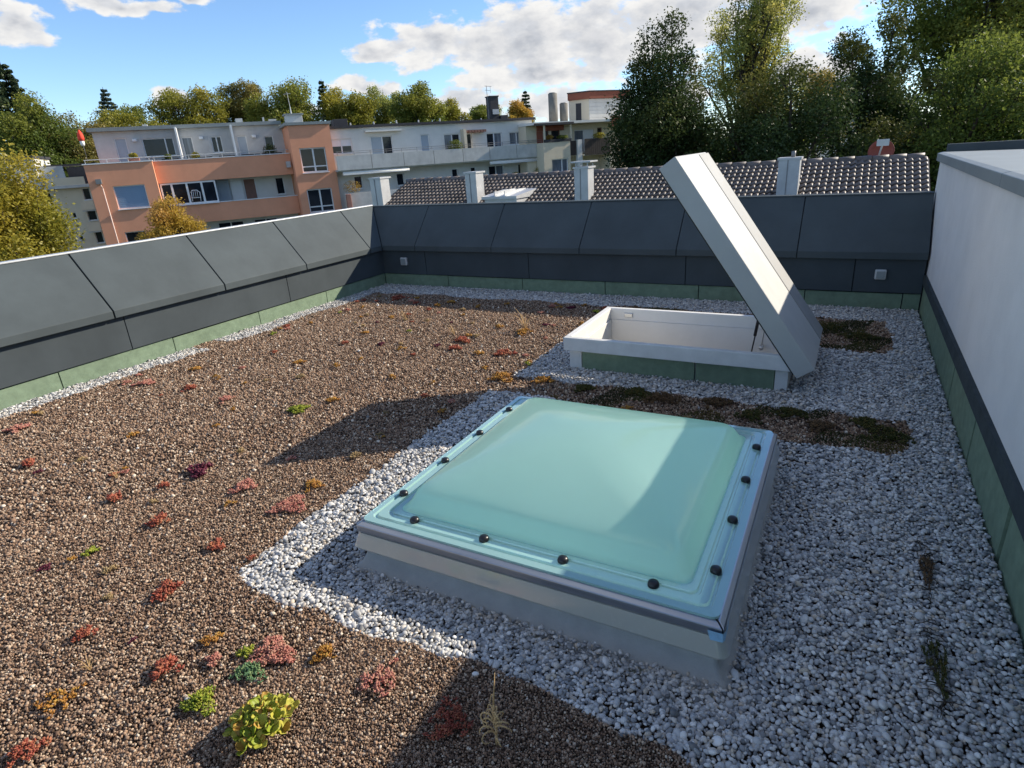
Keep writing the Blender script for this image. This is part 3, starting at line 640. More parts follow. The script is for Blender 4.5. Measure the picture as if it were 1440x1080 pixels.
# satellite dish behind the ridge
ds = tag(empty('satellite_dish', (0.52, 19.7, 0.6)), 'rust red round satellite dish with white feed plate above the tiled ridge', 'satellite dish')
M['dishred'] = mat('red_dish', (0.22, 0.05, 0.035), 0.6, 0.15, 6)
ring = []
for k_ in range(5):
    r_ = 0.30 * k_ / 4 + 0.001; ring.append([(r_ * math.cos(2*math.pi*i/24), -0.10 + 0.10 * (1 - (k_ / 4) ** 2) , 0.52 + r_ * math.sin(2*math.pi*i/24) * 0.98) for i in range(24)])
ring += [[(x * 1.01, y + 0.02, z) for x, y, z in ring[-1]], [(x * 0.02, 0.03, 0.52 + (z - 0.52) * 0.02) for x, y, z in ring[-1]]]
MB().loft(ring).build('reflector', M['dishred'], ds, True)
MB().tube((0, 0.05, -0.6), (0, 0.05, 0.55), 0.025).build('mast', M['zinc'], ds, True)
MB().tube((-0.06, -0.02, 0.25), (0.0, -0.38, 0.68), 0.022).build('feed_arm', M['alu'], ds, True)
MB().box(-0.13, 0.15, -0.40, -0.36, 0.66, 0.82).build('feed_plate', M['alu'], ds)

# ------------------------------------------------------------------ apartment buildings across the way (local frame: x along the front, y away, z up)
M['orange'] = mat('orange_render', (0.72, 0.335, 0.205), 0.9, 0.07, 0.7, 0.15, 30, spec=0.2, stain=0.08)
M['greywall'] = mat('grey_render', (0.52, 0.52, 0.51), 0.9, 0.10, 1.2, 0.1, 30, spec=0.2, stain=0.15)
M['lightwall'] = mat('pale_render', (0.70, 0.69, 0.65), 0.9, 0.06, 1.0, 0.1, 30, spec=0.2, stain=0.12)
M['concrete'] = mat('balcony_concrete', (0.54, 0.54, 0.52), 0.9, 0.14, 1.5, 0.1, 20, spec=0.2, stain=0.3)
M['cream'] = mat('cream_render', (0.68, 0.60, 0.46), 0.9, 0.06, 1.0, spec=0.2, stain=0.1)
M['frame'] = mat('white_frame', (0.72, 0.73, 0.74), 0.4, 0.04)
M['glass'] = mat('dark_glass', (0.016, 0.020, 0.028), 0.05, 0.5, 0.8, spec=0.35)
M['glass2'] = mat('curtained_glass', (0.15, 0.17, 0.20), 0.08, 0.5, 1.5, spec=0.4, stretch=(4, 4, 0.4))
M['blind'] = mat('blue_shutter', (0.20, 0.30, 0.44), 0.5, 0.10, 1.5)
M['gshutter'] = mat('grey_shutter', (0.36, 0.42, 0.48), 0.6, 0.06, 1.5)
M['browndoor'] = mat('brown_door', (0.22, 0.11, 0.08), 0.6, 0.1)
M['roofdark'] = mat('roof_edge', (0.035, 0.035, 0.04), 0.7, 0.2)
M['wood'] = mat('dark_wood', (0.045, 0.035, 0.03), 0.8, 0.4, 3, stretch=(8, 8, 0.6))
M['awning'] = mat('white_awning', (0.75, 0.75, 0.72), 0.6, 0.05)
def wall(root, nm, mt, s0, s1, z0, z1, dd, holes=(), depth=0.18, back=None):
    """front wall sheet with real openings and reveals; sides run back"""
    xs_ = sorted({s0, s1} | {min(max(h[i], s0), s1) for h in holes for i in (0, 1)}); zs_ = sorted({z0, z1} | {min(max(h[i], z0), z1) for h in holes for i in (2, 3)})
    mb = MB()
    for a, b in zip(xs_[:-1], xs_[1:]):
        for c, e in zip(zs_[:-1], zs_[1:]):
            mx_, mz_ = (a + b) / 2, (c + e) / 2
            if any(h[0] < mx_ < h[1] and h[2] < mz_ < h[3] for h in holes): continue
            mb.add([(a,dd,c),(b,dd,c),(b,dd,e),(a,dd,e)], [(0,1,2,3)])
    for h in holes:
        a, b, c, e = h[:4]; mb.add([(a,dd,c),(b,dd,c),(b,dd,e),(a,dd,e),(a,dd+depth,c),(b,dd+depth,c),(b,dd+depth,e),(a,dd+depth,e)], [(0,4,5,1),(1,5,6,2),(2,6,7,3),(3,7,4,0)])
    if back: mb.add([(s0,dd,z0),(s0,back,z0),(s0,back,z1),(s0,dd,z1),(s1,dd,z0),(s1,back,z0),(s1,back,z1),(s1,dd,z1)], [(0,1,2,3),(4,7,6,5),(3,2,6,7),(1,5,6,2)])
    return mb.build(nm, mt, root)
def window(root, s0, s1, z0, z1, dd, mull=(), trans=(), glass='glass', fw=0.055, nm='window', fm='frame', sill=True):
    f = MB(); y0_, y1_ = dd, dd + 0.06
    f.box(s0, s0 + fw, y0_, y1_, z0, z1); f.box(s1 - fw, s1, y0_, y1_, z0, z1); f.box(s0 + fw, s1 - fw, y0_, y1_, z1 - fw, z1); f.box(s0 + fw, s1 - fw, y0_, y1_, z0, z0 + fw)
    for q in mull: f.box(q - fw * 0.7, q + fw * 0.7, y0_ + .003, y1_ + .003, z0 + fw, z1 - fw)
    for q in trans: f.box(s0 + fw, s1 - fw, y0_ + .006, y1_ + .006, q - fw * 0.5, q + fw * 0.5)
    o = f.build(nm, M[fm], root)
    edges = [s0] + list(mull) + [s1]; ze = [z0] + list(trans) + [z1]; gi = 0
    for a, b in zip(edges[:-1], edges[1:]):
        for c, e in zip(ze[:-1], ze[1:]):
            gk = glass if isinstance(glass, str) else glass[min(gi, len(glass) - 1)]; gi += 1
            p_ = MB().add([(a,dd+0.04,c),(b,dd+0.04,c),(b,dd+0.04,e),(a,dd+0.04,e)], [(0,1,2,3)]).build('pane' if 'glass' in gk else 'shutter', M[gk], o)
    if sill: MB().box(s0 - 0.04, s1 + 0.04, dd - 0.2, dd + 0.02, z0 - 0.05, z0 - 0.005).build('sill', M['frame'], o)
    return o
def shutter_slats(root, s0, s1, z0, z1, dd, mt, n):
    o = MB().box(s0, s1, dd, dd + 0.02, z0, z1).build('roller_shutter', M[mt], root)
    h = (z1 - z0) / n; sl_ = None
    for i in range(n):
        q = MB().box(s0 + 0.02, s1 - 0.02, dd - 0.018, dd - 0.002, z0 + i * h + 0.01, z0 + (i + 1) * h - 0.008)
        if sl_ is None: sl_ = q.build('slat', M[mt], o, bevel=0.006); base = i * h
        else:
            c = sl_.copy(); COL.objects.link(c); c.parent = o; c.location = (0, 0, i * h)
    return o

FROT = R(53)                                         # the fronts run 53 degrees off the roof's x axis
def forigin(o45, pivot, sc):
    c = 0.70711; px, py = o45[0] + c * pivot, o45[1] + c * pivot
    return (px - math.cos(FROT) * pivot * sc, py - math.sin(FROT) * pivot * sc, sc)
OO, WW, TT, LC = forigin((-41.51, 22.56), 12.0, 0.97), forigin((-30.22, 32.35), 0.0, 1.063), forigin((-20.38, 43.61), 0.0, 1.089), forigin((-49.45, 26.13), 0.6, 0.958)
def front(name, o, label):
    e = tag(empty(name, (o[0], o[1], 0), FROT), label, 'building'); e.scale = (o[2], 1, 1); return e
def fpt(o, s_, d_, z): return (o[0] + math.cos(FROT) * s_ * o[2] - math.sin(FROT) * d_, o[1] + math.sin(FROT) * s_ * o[2] + math.cos(FROT) * d_, z)
M['pinkpipe'] = mat('painted_pipe', (0.66, 0.50, 0.42), 0.6, 0.08)
# --- orange building
ob = front('apartment_building', OO, 'orange rendered apartment block with set-back grey top storey and square tower')
h1 = [(1.2, 2.95, -0.02, 1.32), (1.15, 2.3, -2.6, -1.38)]
wall(ob, 'wall', M['orange'], 0, 3.68, GZ, 2.60, 0.0, h1, back=12)
MB().box(-0.06, 3.72, -0.06, 0.3, 2.60, 2.66).build('coping', M['frame'], ob)
shutter_slats(ob, 1.25, 2.90, 0.03, 1.27, 0.12, 'blind', 12)
window(ob, 1.2, 2.95, -0.02, 1.32, 0.10, glass='blind')
window(ob, 1.15, 2.3, -2.6, -1.38, 0.10)
for nm, z0, z1 in (('terrace_parapet', 1.28, 2.58), ('balcony_parapet', -1.27, -0.12), ('balcony_parapet', -4.1, -2.95)):
    MB().box(3.70, 12.08, 0.6, 0.78, z0, z1).build(nm, M['orange'], ob); MB().box(3.70, 12.08, 0.56, 0.82, z1 + .002, z1 + 0.05).build('coping', M['frame'], ob)
for z_ in (1.30, -1.25, -4.05): MB().box(3.69, 12.08, 0.79, 2.9, z_, z_ + 0.16).build('floor_slab', M['lightwall'], ob)
window(ob, 3.74, 7.02, -0.08, 1.26, 0.64, (4.40, 5.28, 6.17), glass=('glass', 'glass', 'glass', 'glass'), fw=0.09)
hb = [(8.78, 9.60, -1.05, 1.20), (10.92, 11.50, 0.0, 1.12)]
wall(ob, 'balcony_wall', M['lightwall'], 3.70, 12.08, -1.1, 1.29, 2.2, hb)
MB().box(7.0, 7.86, 2.05, 2.19, -1.0, 1.26).build('panel', M['gshutter'], ob); MB().box(7.94, 8.70, 2.08, 2.19, -1.0, 1.24).build('panel', M['frame'], ob)
window(ob, 8.78, 9.60, -1.05, 1.20, 2.28, glass='browndoor', nm='door', sill=False); window(ob, 10.92, 11.50, 0.0, 1.12, 2.28)
wall(ob, 'wall', M['lightwall'], 3.70, 12.08, GZ, -1.27, 2.2, [(6.6, 8.3, -2.9, -1.5), (9.0, 10.6, -2.9, -1.5)])
window(ob, 6.6, 8.3, -2.9, -1.5, 2.28, (7.45,)); window(ob, 9.0, 10.6, -2.9, -1.5, 2.28, (9.8,))
ch = MB()                                           # white garden chair behind the balcony window
for x in (5.42, 5.92): ch.tube((x, 0.6, 0.05), (x + 0.05, 0.58, 0.62), 0.022); ch.tube((x, 0.6, 0.30), (x + 0.02, 0.52, 0.30), 0.02)
ch.path([(5.42, 0.6, 0.6), (5.52, 0.6, 0.74), (5.82, 0.6, 0.74), (5.95, 0.6, 0.6)], [0.022] * 4)
for x in (5.55, 5.67, 5.79): ch.tube((x, 0.6, 0.25), (x + 0.03, 0.59, 0.72), 0.015)
ch.tube((5.4, 0.59, 0.28), (5.97, 0.59, 0.28), 0.02)
gc = ch.build('garden_chair', M['frame'], None, True); gc.matrix_world = Matrix.Translation((OO[0], OO[1], 0)) @ Matrix.Rotation(FROT, 4, 'Z') @ Matrix.Scale(OO[2], 4, (1, 0, 0)); tag(gc, 'white slatted garden chair standing behind the orange block window strip', 'chair')
tw = [(12.58, 14.30, 1.31, 2.84), (12.60, 14.30, -1.25, 0.26), (12.60, 14.30, -4.0, -2.5)]
wall(ob, 'tower_wall', M['orange'], 12.10, 14.80, GZ, 4.22, -0.6, tw, back=9)
for (a, b, c, e) in tw: window(ob, a, b, c, e, -0.48, ((a + b) / 2 + 0.02,), (c + 0.37,), glass=('glass', 'glass'), fw=0.075)
MB().box(11.9, 14.9, -0.72, 9, 4.23, 4.40).build('tower_coping', M['capgrey'], ob)
up = [(1.62, 2.30, 2.3, 4.12), (3.20, 5.05, 2.92, 4.02), (5.55, 6.20, 2.5, 4.0), (7.36, 8.02, 2.95, 3.96), (9.02, 9.64, 2.4, 3.92), (10.8, 11.4, 2.5, 3.82)]
wall(ob, 'storey_wall', M['greywall'], 0.5, 12.10, 1.46, 4.52, 3.0, up, back=11)
MB().box(0.3, 12.08, 2.6, 11.2, 4.525, 4.74).build('roof_edge', M['capgrey'], ob)
window(ob, *up[0], 3.08, glass='gshutter', nm='door', sill=False); window(ob, *up[1], 3.08, (4.55,)); window(ob, *up[2], 3.08, glass='glass2'); window(ob, *up[3], 3.08, (7.7,))
window(ob, *up[4], 3.08, glass='gshutter', nm='door', sill=False); window(ob, *up[5], 3.08)
for x in (5.38, 8.72): MB().box(x - 0.05, x + 0.05, 1.0, 2.99, 1.47, 4.52).build('partition', M['frame'], ob)
for x, z_ in ((2.80, 3.95), (6.77, 3.90), (10.14, 3.85)): MB().box(x - 0.13, x + 0.13, 2.75, 2.995, z_ - 0.09, z_ + 0.09).build('wall_lamp', M['frame'], ob, bevel=0.03)
rl = MB(); rl.tube((0.05, 0.25, 2.86), (3.70, 0.25, 2.86), 0.02); rl.tube((3.70, 0.7, 2.84), (12.0, 0.7, 2.84), 0.02)
for i in range(9): rl.tube((3.8 + i, 0.7, 2.6), (3.8 + i, 0.7, 2.84), 0.015)
for i in range(4): rl.tube((0.1 + i * 1.15, 0.25, 2.6), (0.1 + i * 1.15, 0.25, 2.86), 0.015)
rl.build('terrace_rail', M['alu'], ob)
for x0, x1 in ((4.2, 5.2), (6.3, 7.2), (7.6, 8.6), (9.0, 10.2), (10.3, 11.6)): MB().box(x0, x1, 0.86, 1.1, 2.35, 2.70).build('planter', M['roofdark'], ob)
MB().box(2.35, 3.0, 0.4, 0.7, 2.6, 2.84).build('planter', M['brick_red'], ob)
dp = MB(); dp.box(0.42, 0.72, -0.22, -0.01, 1.50, 1.78); dp.build('rain_hopper', M['zinc_dk'], ob)
MB().path([(0.60, -0.1, 1.52), (0.68, -0.1, 1.25), (0.68, -0.1, GZ)], [0.03, 0.03, 0.03], 8).build('downpipe', M['pinkpipe'], ob, True)
MB().box(11.7, 11.98, 0.3, 0.58, 1.72, 2.1).build('rain_hopper', M['zinc'], ob)
MB().box(12.35, 13.45, 1.6, 2.6, 4.40, 5.0).build('roof_vent', M['concrete'], ob, bevel=0.02); MB().box(12.25, 13.55, 1.5, 2.7, 5.002, 5.08).build('vent_cover', M['capgrey'], ob)
an = MB(); an.tube((12.8, 2.0, 5.08), (12.8, 2.0, 5.5), 0.05, 0.03); an.tube((12.8, 2.0, 5.5), (12.75, 2.0, 6.45), 0.018, 0.012); an.tube((12.5, 2.0, 6.3), (13.0, 2.0, 6.34), 0.012)
an.build('antenna', M['alu'], ob)
for x, w_, h_ in ((9.2, 0.45, 0.3), (3.4, 0.3, 0.15), (11.4, 0.5, 0.18), (11.0, 0.1, 0.32)): MB().box(x, x + w_, 3.6, 4.0, 4.742, 4.742 + h_).build('roof_box', M['concrete'], ob)

# --- white building
wb = front('apartment_building', WW, 'pale grey apartment block with long concrete balcony and flat dark roof edge')
uw = [(0.0, 1.32, 2.36, 3.30), (2.55, 3.98, 1.5, 3.34), (5.92, 6.52, 1.5, 3.30), (7.56, 8.72, 1.6, 3.24), (9.12, 9.60, 1.5, 3.22), (10.70, 11.88, 1.6, 3.16), (12.46, 13.62, 2.26, 3.14)]
wall(wb, 'wall', M['lightwall'], -0.35, 14.30, 1.36, 3.93, 1.4, uw, back=10)
MB().box(-0.35, 14.45, 1.15, 10.2, 3.935, 4.10).build('roof_edge', M['roofdark'], wb)
window(wb, 0.0, 1.32, 2.36, 3.30, 1.48, (0.66,), (2.86,), glass=('glass', 'frame', 'glass', 'frame')); window(wb, 2.55, 3.98, 1.5, 3.34, 1.48, (3.32,), glass=('gshutter', 'glass'), nm='balcony_door', sill=False)
window(wb, 5.92, 6.52, 1.5, 3.30, 1.48, glass='gshutter', nm='balcony_door', sill=False); window(wb, 7.56, 8.72, 1.6, 3.24, 1.48, (8.15,), glass=('glass2', 'glass')); window(wb, 9.12, 9.60, 1.5, 3.22, 1.48, nm='balcony_door', sill=False)
window(wb, 10.70, 11.88, 1.6, 3.16, 1.48, (11.28,), glass=('glass', 'glass2'), nm='balcony_door', sill=False); window(wb, 12.46, 13.62, 2.26, 3.14, 1.48, (13.04,), glass=('glass2', 'glass2'))
be = [-0.05, 2.15, 4.25, 6.30, 8.35, 10.30, 12.35, 14.50]
for a, b in zip(be[:-1], be[1:]): MB().box(a + 0.012, b - 0.016, 0.0, 0.14, 1.30, 2.20).build('parapet_panel', M['concrete'], wb)
MB().box(-0.05, 14.5, 0.142, 1.39, 1.22, 1.36).build('floor_slab', M['concrete'], wb)
rl = MB()
for z_ in (2.34, 2.46): rl.tube((0, 0.07, z_), (14.4, 0.07, z_), 0.014)
for i in range(15): rl.tube((0.1 + i * 1.02, 0.07, 2.2), (0.1 + i * 1.02, 0.07, 2.46), 0.012)
rl.build('railing', M['zinc_dk'], wb)
lw = [(1.12, 1.66, 0.02, 0.86), (3.95, 4.48, 0.0, 0.84), (7.90, 8.36, 0.1, 0.86), (9.30, 9.72, 0.4, 0.88), (10.68, 11.86, -0.3, 0.87), (13.0, 14.2, -0.3, 0.85)]
wall(wb, 'wall', M['lightwall'], -0.35, 14.30, GZ, 1.22, 1.4, lw, back=10)
for a, b, c, e in lw: window(wb, a, b, c, e, 1.48, ((a + b) / 2,) if b - a > 0.8 else (), glass=('glass', 'glass2') if b - a > 0.8 else 'glass')
MB().box(0.16, 14.5, 0.0, 0.14, -1.45, -0.18).build('balcony_parapet', M['concrete'], wb); MB().box(0.16, 14.5, 0.142, 1.39, -1.45, -1.3).build('floor_slab', M['concrete'], wb)
for a, b in ((0.25, 4.55), (10.30, 14.25)):
    o = MB().tube((a, 0.12, 1.10), (b, 0.12, 1.10), 0.10, 0.10, 12).build('rolled_awning', M['awning'], wb, True); MB().box(a, b, -0.02, 0.10, 0.985, 1.02).build('awning_bar', M['frame'], o)
for i in range(7): MB().box(9.02 + i * 0.22, 9.20 + i * 0.22, 0.9, 1.38, 3.26 - 0.03 * (i % 2), 3.42).build('awning_valance', M['browndoor'], wb)
MB().box(8.78, 8.98, 0.7, 1.39, 1.4, 3.5).build('screen', M['cream'], wb)
MB().box(2.2, 4.6, 0.9, 1.39, 3.62, 3.72).build('awning_box', M['lightwall'], wb)
MB().box(0.65, 1.55, 3.0, 4.0, 4.10, 4.62).build('roof_box', M['roofdark'], wb, bevel=0.02)
cm = MB().box(11.72, 12.38, 2.8, 3.6, 4.10, 5.72).build('chimney_stack', M['roofdark'], wb, bevel=0.02)
MB().box(11.85, 12.35, 2.70, 2.79, 4.5, 4.85).build('flashing', M['zinc'], cm); MB().box(11.68, 12.42, 2.76, 3.64, 5.722, 5.80).build('chimney_cap', M['roofdark'], cm)
MB().box(12.42, 12.95, 2.6, 3.2, 4.10, 4.42).build('roof_box', M['roofdark'], wb)
an = MB(); an.tube((11.60, 2.9, 4.1), (11.56, 2.9, 6.50), 0.025, 0.02)
for z_, w_ in ((6.48, 0.35), (6.2, 0.25)): an.tube((11.5 - w_ * 0.2, 2.9, z_), (11.6 + w_, 2.9, z_ - 0.04), 0.014)
an.tube((11.85, 2.9, 6.46), (11.85, 2.9, 6.0), 0.012); an.build('antenna', M['zinc_dk'], wb)
MB().box(13.85, 14.05, 1.2, 1.39, 2.85, 3.1).build('wall_lamp', M['roofdark'], wb)
rr = random.Random(5)
for i in range(9): MB().tube((0.4 + i * 1.6, 4.5, 4.1), (0.4 + i * 1.6, 4.5, 4.1 + rr.uniform(0.15, 0.4)), 0.05).build('roof_pipe', M['zinc'], wb)

# --- third building: cream walls, red fascia, timber balconies, penthouse
tb = front('apartment_building', TT, 'cream apartment block with red fascias, dark timber balconies and a penthouse')
M['chimgrey'] = mat('chimney_concrete', (0.20, 0.19, 0.17), 0.9, 0.2, 2, stain=0.3)
M['redfascia'] = mat('red_fascia', (0.28, 0.085, 0.05), 0.8, 0.12, 2)
wall(tb, 'cream_wall', M['cream'], -0.1, 1.98, GZ, 2.22, 0.0, [(0.5, 1.78, 0.1, 1.04)], back=1.2)
window(tb, 0.5, 1.78, 0.1, 1.04, 0.08, (1.32,), glass=('glass2', 'glass2'))
wall(tb, 'wall', M['cream'], -0.8, 9.0, GZ, 3.44, 1.25, [(0.55, 0.95, 1.5, 3.1), (1.15, 1.85, 1.5, 3.1), (3.0, 4.6, 1.4, 3.0), (4.9, 5.3, 2.3, 3.1), (5.4, 6.1, 0.2, 1.2)], back=10)
for a in ((0.55, 0.95, 1.5, 3.1), (1.15, 1.85, 1.5, 3.1), (4.9, 5.3, 2.3, 3.1), (5.4, 6.1, 0.2, 1.2)): window(tb, *a, 1.33, fm='browndoor')
window(tb, 3.0, 4.6, 1.4, 3.0, 1.33, (3.8,), glass=('glass2', 'frame'))
MB().box(0.0, 2.1, 1.1, 1.24, 3.05, 3.42).build('red_fascia', M['redfascia'], tb); MB().box(0.0, 0.45, 1.15, 1.245, 2.2, 3.04).build('red_panel', M['redfascia'], tb)
MB().box(0.0, 2.05, -0.05, 0.12, 2.24, 2.42).build('planter', M['roofdark'], tb)
for x in (-0.02, 2.02): MB().box(x, x + 0.1, 0.0, 0.12, 2.43, 3.44).build('post', M['cream'], tb)
MB().box(-0.85, 9.2, -0.2, 10, 3.45, 3.62).build('roof_slab', M['lightwall'], tb); MB().box(-0.85, 2.2, -0.22, -0.205, 3.40, 3.55).build('roof_edge', M['roofdark'], tb)
def balcony(s0, s1, z0, z1, d0):
    o = MB().box(s0, s1, d0, 1.2, z0 - 0.12, z0).build('balcony', M['cream'], tb); n = int((s1 - s0) / 0.16)
    for i in range(n): MB().box(s0 + i * (s1 - s0) / n + 0.006, s0 + (i + 1) * (s1 - s0) / n - 0.006, d0 - 0.03, d0, z0 - 0.1, z1).build('plank', M['wood'], o)
    return o
balcony(2.95, 5.02, 1.25, 2.32, -0.3); balcony(2.02, 2.50, 1.32, 2.24, 0.1)
MB().box(2.52, 2.88, -0.1, 0.2, GZ, 2.3).build('pillar', M['lightwall'], tb)
wall(tb, 'wall', M['cream'], 5.08, 5.75, GZ, 2.1, -0.2, back=1.2)
MB().box(5.2, 9.0, -0.3, -0.21, 3.12, 3.80).build('red_fascia', M['redfascia'], tb)
ph = wall(tb, 'penthouse_wall', M['lightwall'], 5.25, 8.6, 3.62, 5.30, 3.0, back=5.5)
for i in range(6): MB().box(5.26, 8.6, 2.97, 2.998, 3.64 + i * 0.275, 3.64 + i * 0.275 + 0.262).build('cladding_board', M['lightwall'], tb)
q = MB(); q.add([(5.25,3.0,3.62),(4.3,4.4,3.62),(4.3,4.4,5.30),(5.25,3.0,5.30),(5.25,5.6,3.62),(5.3,5.6,3.62),(5.3,5.6,5.3),(5.25,5.6,5.3)], [(0,3,2,1),(1,2,6,5),(3,7,6,2)]); q.build('penthouse_wall', M['cream'], tb)
q = MB(); q.add([(4.88,3.53,3.66),(4.62,3.91,3.66),(4.62,3.91,5.05),(4.88,3.53,5.05)], [(0,3,2,1)]); q.build('door', M['roofdark'], tb)
q = MB()
q.loft([[(5.22,2.8,5.31),(4.15,4.3,5.31),(5.3,5.7,5.31),(8.8,5.7,5.31),(8.8,2.8,5.31)], [(5.22,2.8,5.80),(4.15,4.3,5.80),(5.3,5.7,5.80),(8.8,5.7,5.80),(8.8,2.8,5.80)]]); q.build('penthouse_fascia', M['redfascia'], tb)
q = MB(); q.loft([[(5.2,2.75,5.802),(4.1,4.3,5.802),(5.3,5.8,5.802),(8.9,5.8,5.802),(8.9,2.75,5.802)], [(5.2,2.75,5.88),(4.1,4.3,5.88),(5.3,5.8,5.88),(8.9,5.8,5.88),(8.9,2.75,5.88)]]); q.build('penthouse_roof', M['roofdark'], tb)
for x, zt, r_ in ((2.25, 5.75, 0.33), (3.12, 5.02, 0.30)):
    o = MB().tube((x, 3.0, 3.62), (x, 3.0, zt), r_, r_, 18).build('round_chimney', M['chimgrey'], tb, True); MB().tube((x, 3.0, zt + .002), (x, 3.0, zt + 0.06), r_ * 0.8, r_ * 0.8, 18).build('chimney_rim', M['zinc_dk'], o, True)

# --- cream block half hidden at the far left
lb = front('apartment_building', LC, 'narrow cream building with small dark windows left of the orange block')
lh = [(0.14, 0.60, 0.45, 1.25), (0.02, 0.60, -1.0, -0.24), (0.12, 0.60, -2.65, -1.73), (-0.95, -0.70, -0.75, -0.36), (-0.95, -0.70, -2.3, -1.98), (-2.6, -1.9, 0.3, 1.1), (-2.6, -1.9, -1.2, -0.3)]
wall(lb, 'wall', M['cream'], -4.2, 3.5, GZ, 1.32, 0.0, lh, back=9)
for a in lh: window(lb, *a, 0.08, fw=0.035)
MB().box(-2.6, 3.5, -0.55, 8, 1.33, 1.52).build('roof_slab', M['concrete'], lb); MB().box(-1.9, 0.55, -0.5, -0.35, 1.53, 2.05).build('terrace_parapet', M['cream'], lb)
MB().box(-2.4, -0.75, 0.5, 0.65, 1.53, 2.85).build('grey_screen', M['concrete'], lb); MB().box(-0.7, 0.5, 1.5, 1.7, 1.53, 2.75).build('dark_screen', M['roofdark'], lb)
MB().box(-4.6, -2.3, 0.0, 5, 1.53, 3.45).build('roof_storey', M['concrete'], lb); MB().box(-4.8, -2.2, -0.3, 5.2, 3.452, 3.62).build('flat_roof', M['roofdark'], lb)
MB().box(-2.2, 1.2, 2.0, 5.5, 2.86, 2.98).build('pergola_roof', M['roofdark'], lb)
for z_ in (-0.22, -1.72): 
    o = MB().box(-0.1, 0.75, -0.75, 0.0, z_ - 0.1, z_).build('balcony', M['concrete'], lb); MB().box(-0.1, 0.75, -0.80, -0.76, z_, z_ + 0.62).build('balustrade', M['cream'], o)
# closed parasol on that terrace
pa = tag(empty('closed_parasol', (-51.5, 28.4, 3.4)), 'small closed parasol, red above and white below, before the left trees', 'parasol')
pa.scale = (0.8, 0.8, 0.8)
MB().tube((0, 0, -0.6), (0, 0, 2.35), 0.02).build('pole', M['zinc_dk'], pa, True)
M['parasol_red'] = mat('red_cloth', (0.75, 0.06, 0.03), 0.8, 0.12)
MB().loft([[(r_ * math.cos(a * math.pi / 5) * (1 + 0.2 * (a % 2)), r_ * math.sin(a * math.pi / 5) * (1 + 0.2 * (a % 2)), z_) for a in range(10)] for r_, z_ in ((0.20, 1.45), (0.24, 1.7), (0.20, 2.05), (0.05, 2.4))]).build('red_cloth', M['parasol_red'], pa, True)
MB().loft([[(r_ * math.cos(a * math.pi / 5) * (1 + 0.2 * (a % 2)), r_ * math.sin(a * math.pi / 5) * (1 + 0.2 * (a % 2)), z_) for a in range(10)] for r_, z_ in ((0.10, 1.0), (0.16, 1.15), (0.17, 1.44))]).build('white_cloth', M['awning'], pa, True)
# small pale house glimpsed between the trees on the right
fh = tag(empty('house', (-2.2, 76, 0), R(-10)), 'far pale house glimpsed between the dark trees on the right', 'house')
MB().box(-2.6, 2.6, 0, 6, GZ, 5.2).build('wall', M['lightwall'], fh); q = MB(); q.loft([[(-3, -0.4, 5.21), (3, -0.4, 5.21), (3, 6.4, 5.21), (-3, 6.4, 5.21)], [(-3, 2.9, 6.6), (3, 2.9, 6.6), (3, 3.1, 6.6), (-3, 3.1, 6.6)]]); q.build('roof', M['tile'], fh)
for x in (-1.5, 0.6): window(fh, x, x + 0.9, 3.2, 4.4, -0.07)

# ------------------------------------------------------------------ trees
def leafmat(name, c1, c2, c3, transl=0.35):
    Mx = bpy.data.materials.new(name); Mx.use_nodes = True; t = Mx.node_tree; t.nodes.clear()
    o = t.nodes.new('ShaderNodeOutputMaterial'); a = t.nodes.new('ShaderNodeAttribute'); a.attribute_name = 'hue'
    r = t.nodes.new('ShaderNodeValToRGB'); t.links.new(a.outputs['Fac'], r.inputs[0]); e = r.color_ramp.elements; e.new(0.5)
    for i, (p_, c) in enumerate(((0.0, c1), (0.5, c2), (1.0, c3))): e[i].position = p_; e[i].color = c + (1,)
    d_ = t.nodes.new('ShaderNodeBsdfDiffuse'); tr = t.nodes.new('ShaderNodeBsdfTranslucent'); gl = t.nodes.new('ShaderNodeBsdfGlossy'); gl.inputs['Roughness'].default_value = 0.45
    t.links.new(r.outputs[0], d_.inputs[0]); t.links.new(r.outputs[0], tr.inputs[0])
    m1 = t.nodes.new('ShaderNodeMixShader'); m1.inputs[0].default_value = transl; t.links.new(d_.outputs[0], m1.inputs[1]); t.links.new(tr.outputs[0], m1.inputs[2])
    m2 = t.nodes.new('ShaderNodeMixShader'); m2.inputs[0].default_value = 0.02; t.links.new(m1.outputs[0], m2.inputs[1]); t.links.new(gl.outputs[0], m2.inputs[2])
    t.links.new(m2.outputs[0], o.inputs[0]); return Mx
LM = {'green': leafmat('leaf_green', (0.06,0.095,0.02), (0.13,0.175,0.035), (0.25,0.255,0.045), 0.5),
      'dark': leafmat('leaf_dark', (0.022,0.040,0.015), (0.045,0.074,0.022), (0.14,0.135,0.03), 0.25),
      'yellow': leafmat('leaf_yellowgreen', (0.15,0.165,0.03), (0.30,0.28,0.04), (0.46,0.36,0.055), 0.5),
      'gold': leafmat('leaf_gold', (0.30,0.22,0.045), (0.50,0.35,0.06), (0.58,0.30,0.09), 0.5),
      'olive': leafmat('leaf_olive', (0.10,0.12,0.034), (0.21,0.20,0.055), (0.33,0.24,0.07), 0.5),
      'pale': leafmat('leaf_pale', (0.17,0.22,0.05), (0.31,0.33,0.085), (0.46,0.41,0.11), 0.55),
      'spruce': leafmat('needle_dark', (0.022,0.040,0.022), (0.05,0.076,0.036), (0.09,0.115,0.046), 0.25),
      'spruce_blue': leafmat('needle_blue', (0.045,0.07,0.054), (0.085,0.115,0.085), (0.13,0.16,0.10), 0.25)}
M['bark'] = mat('bark', (0.055, 0.045, 0.038), 0.95, 0.35, 6, 0.5, 30, spec=0.1, stretch=(1, 1, 0.3))
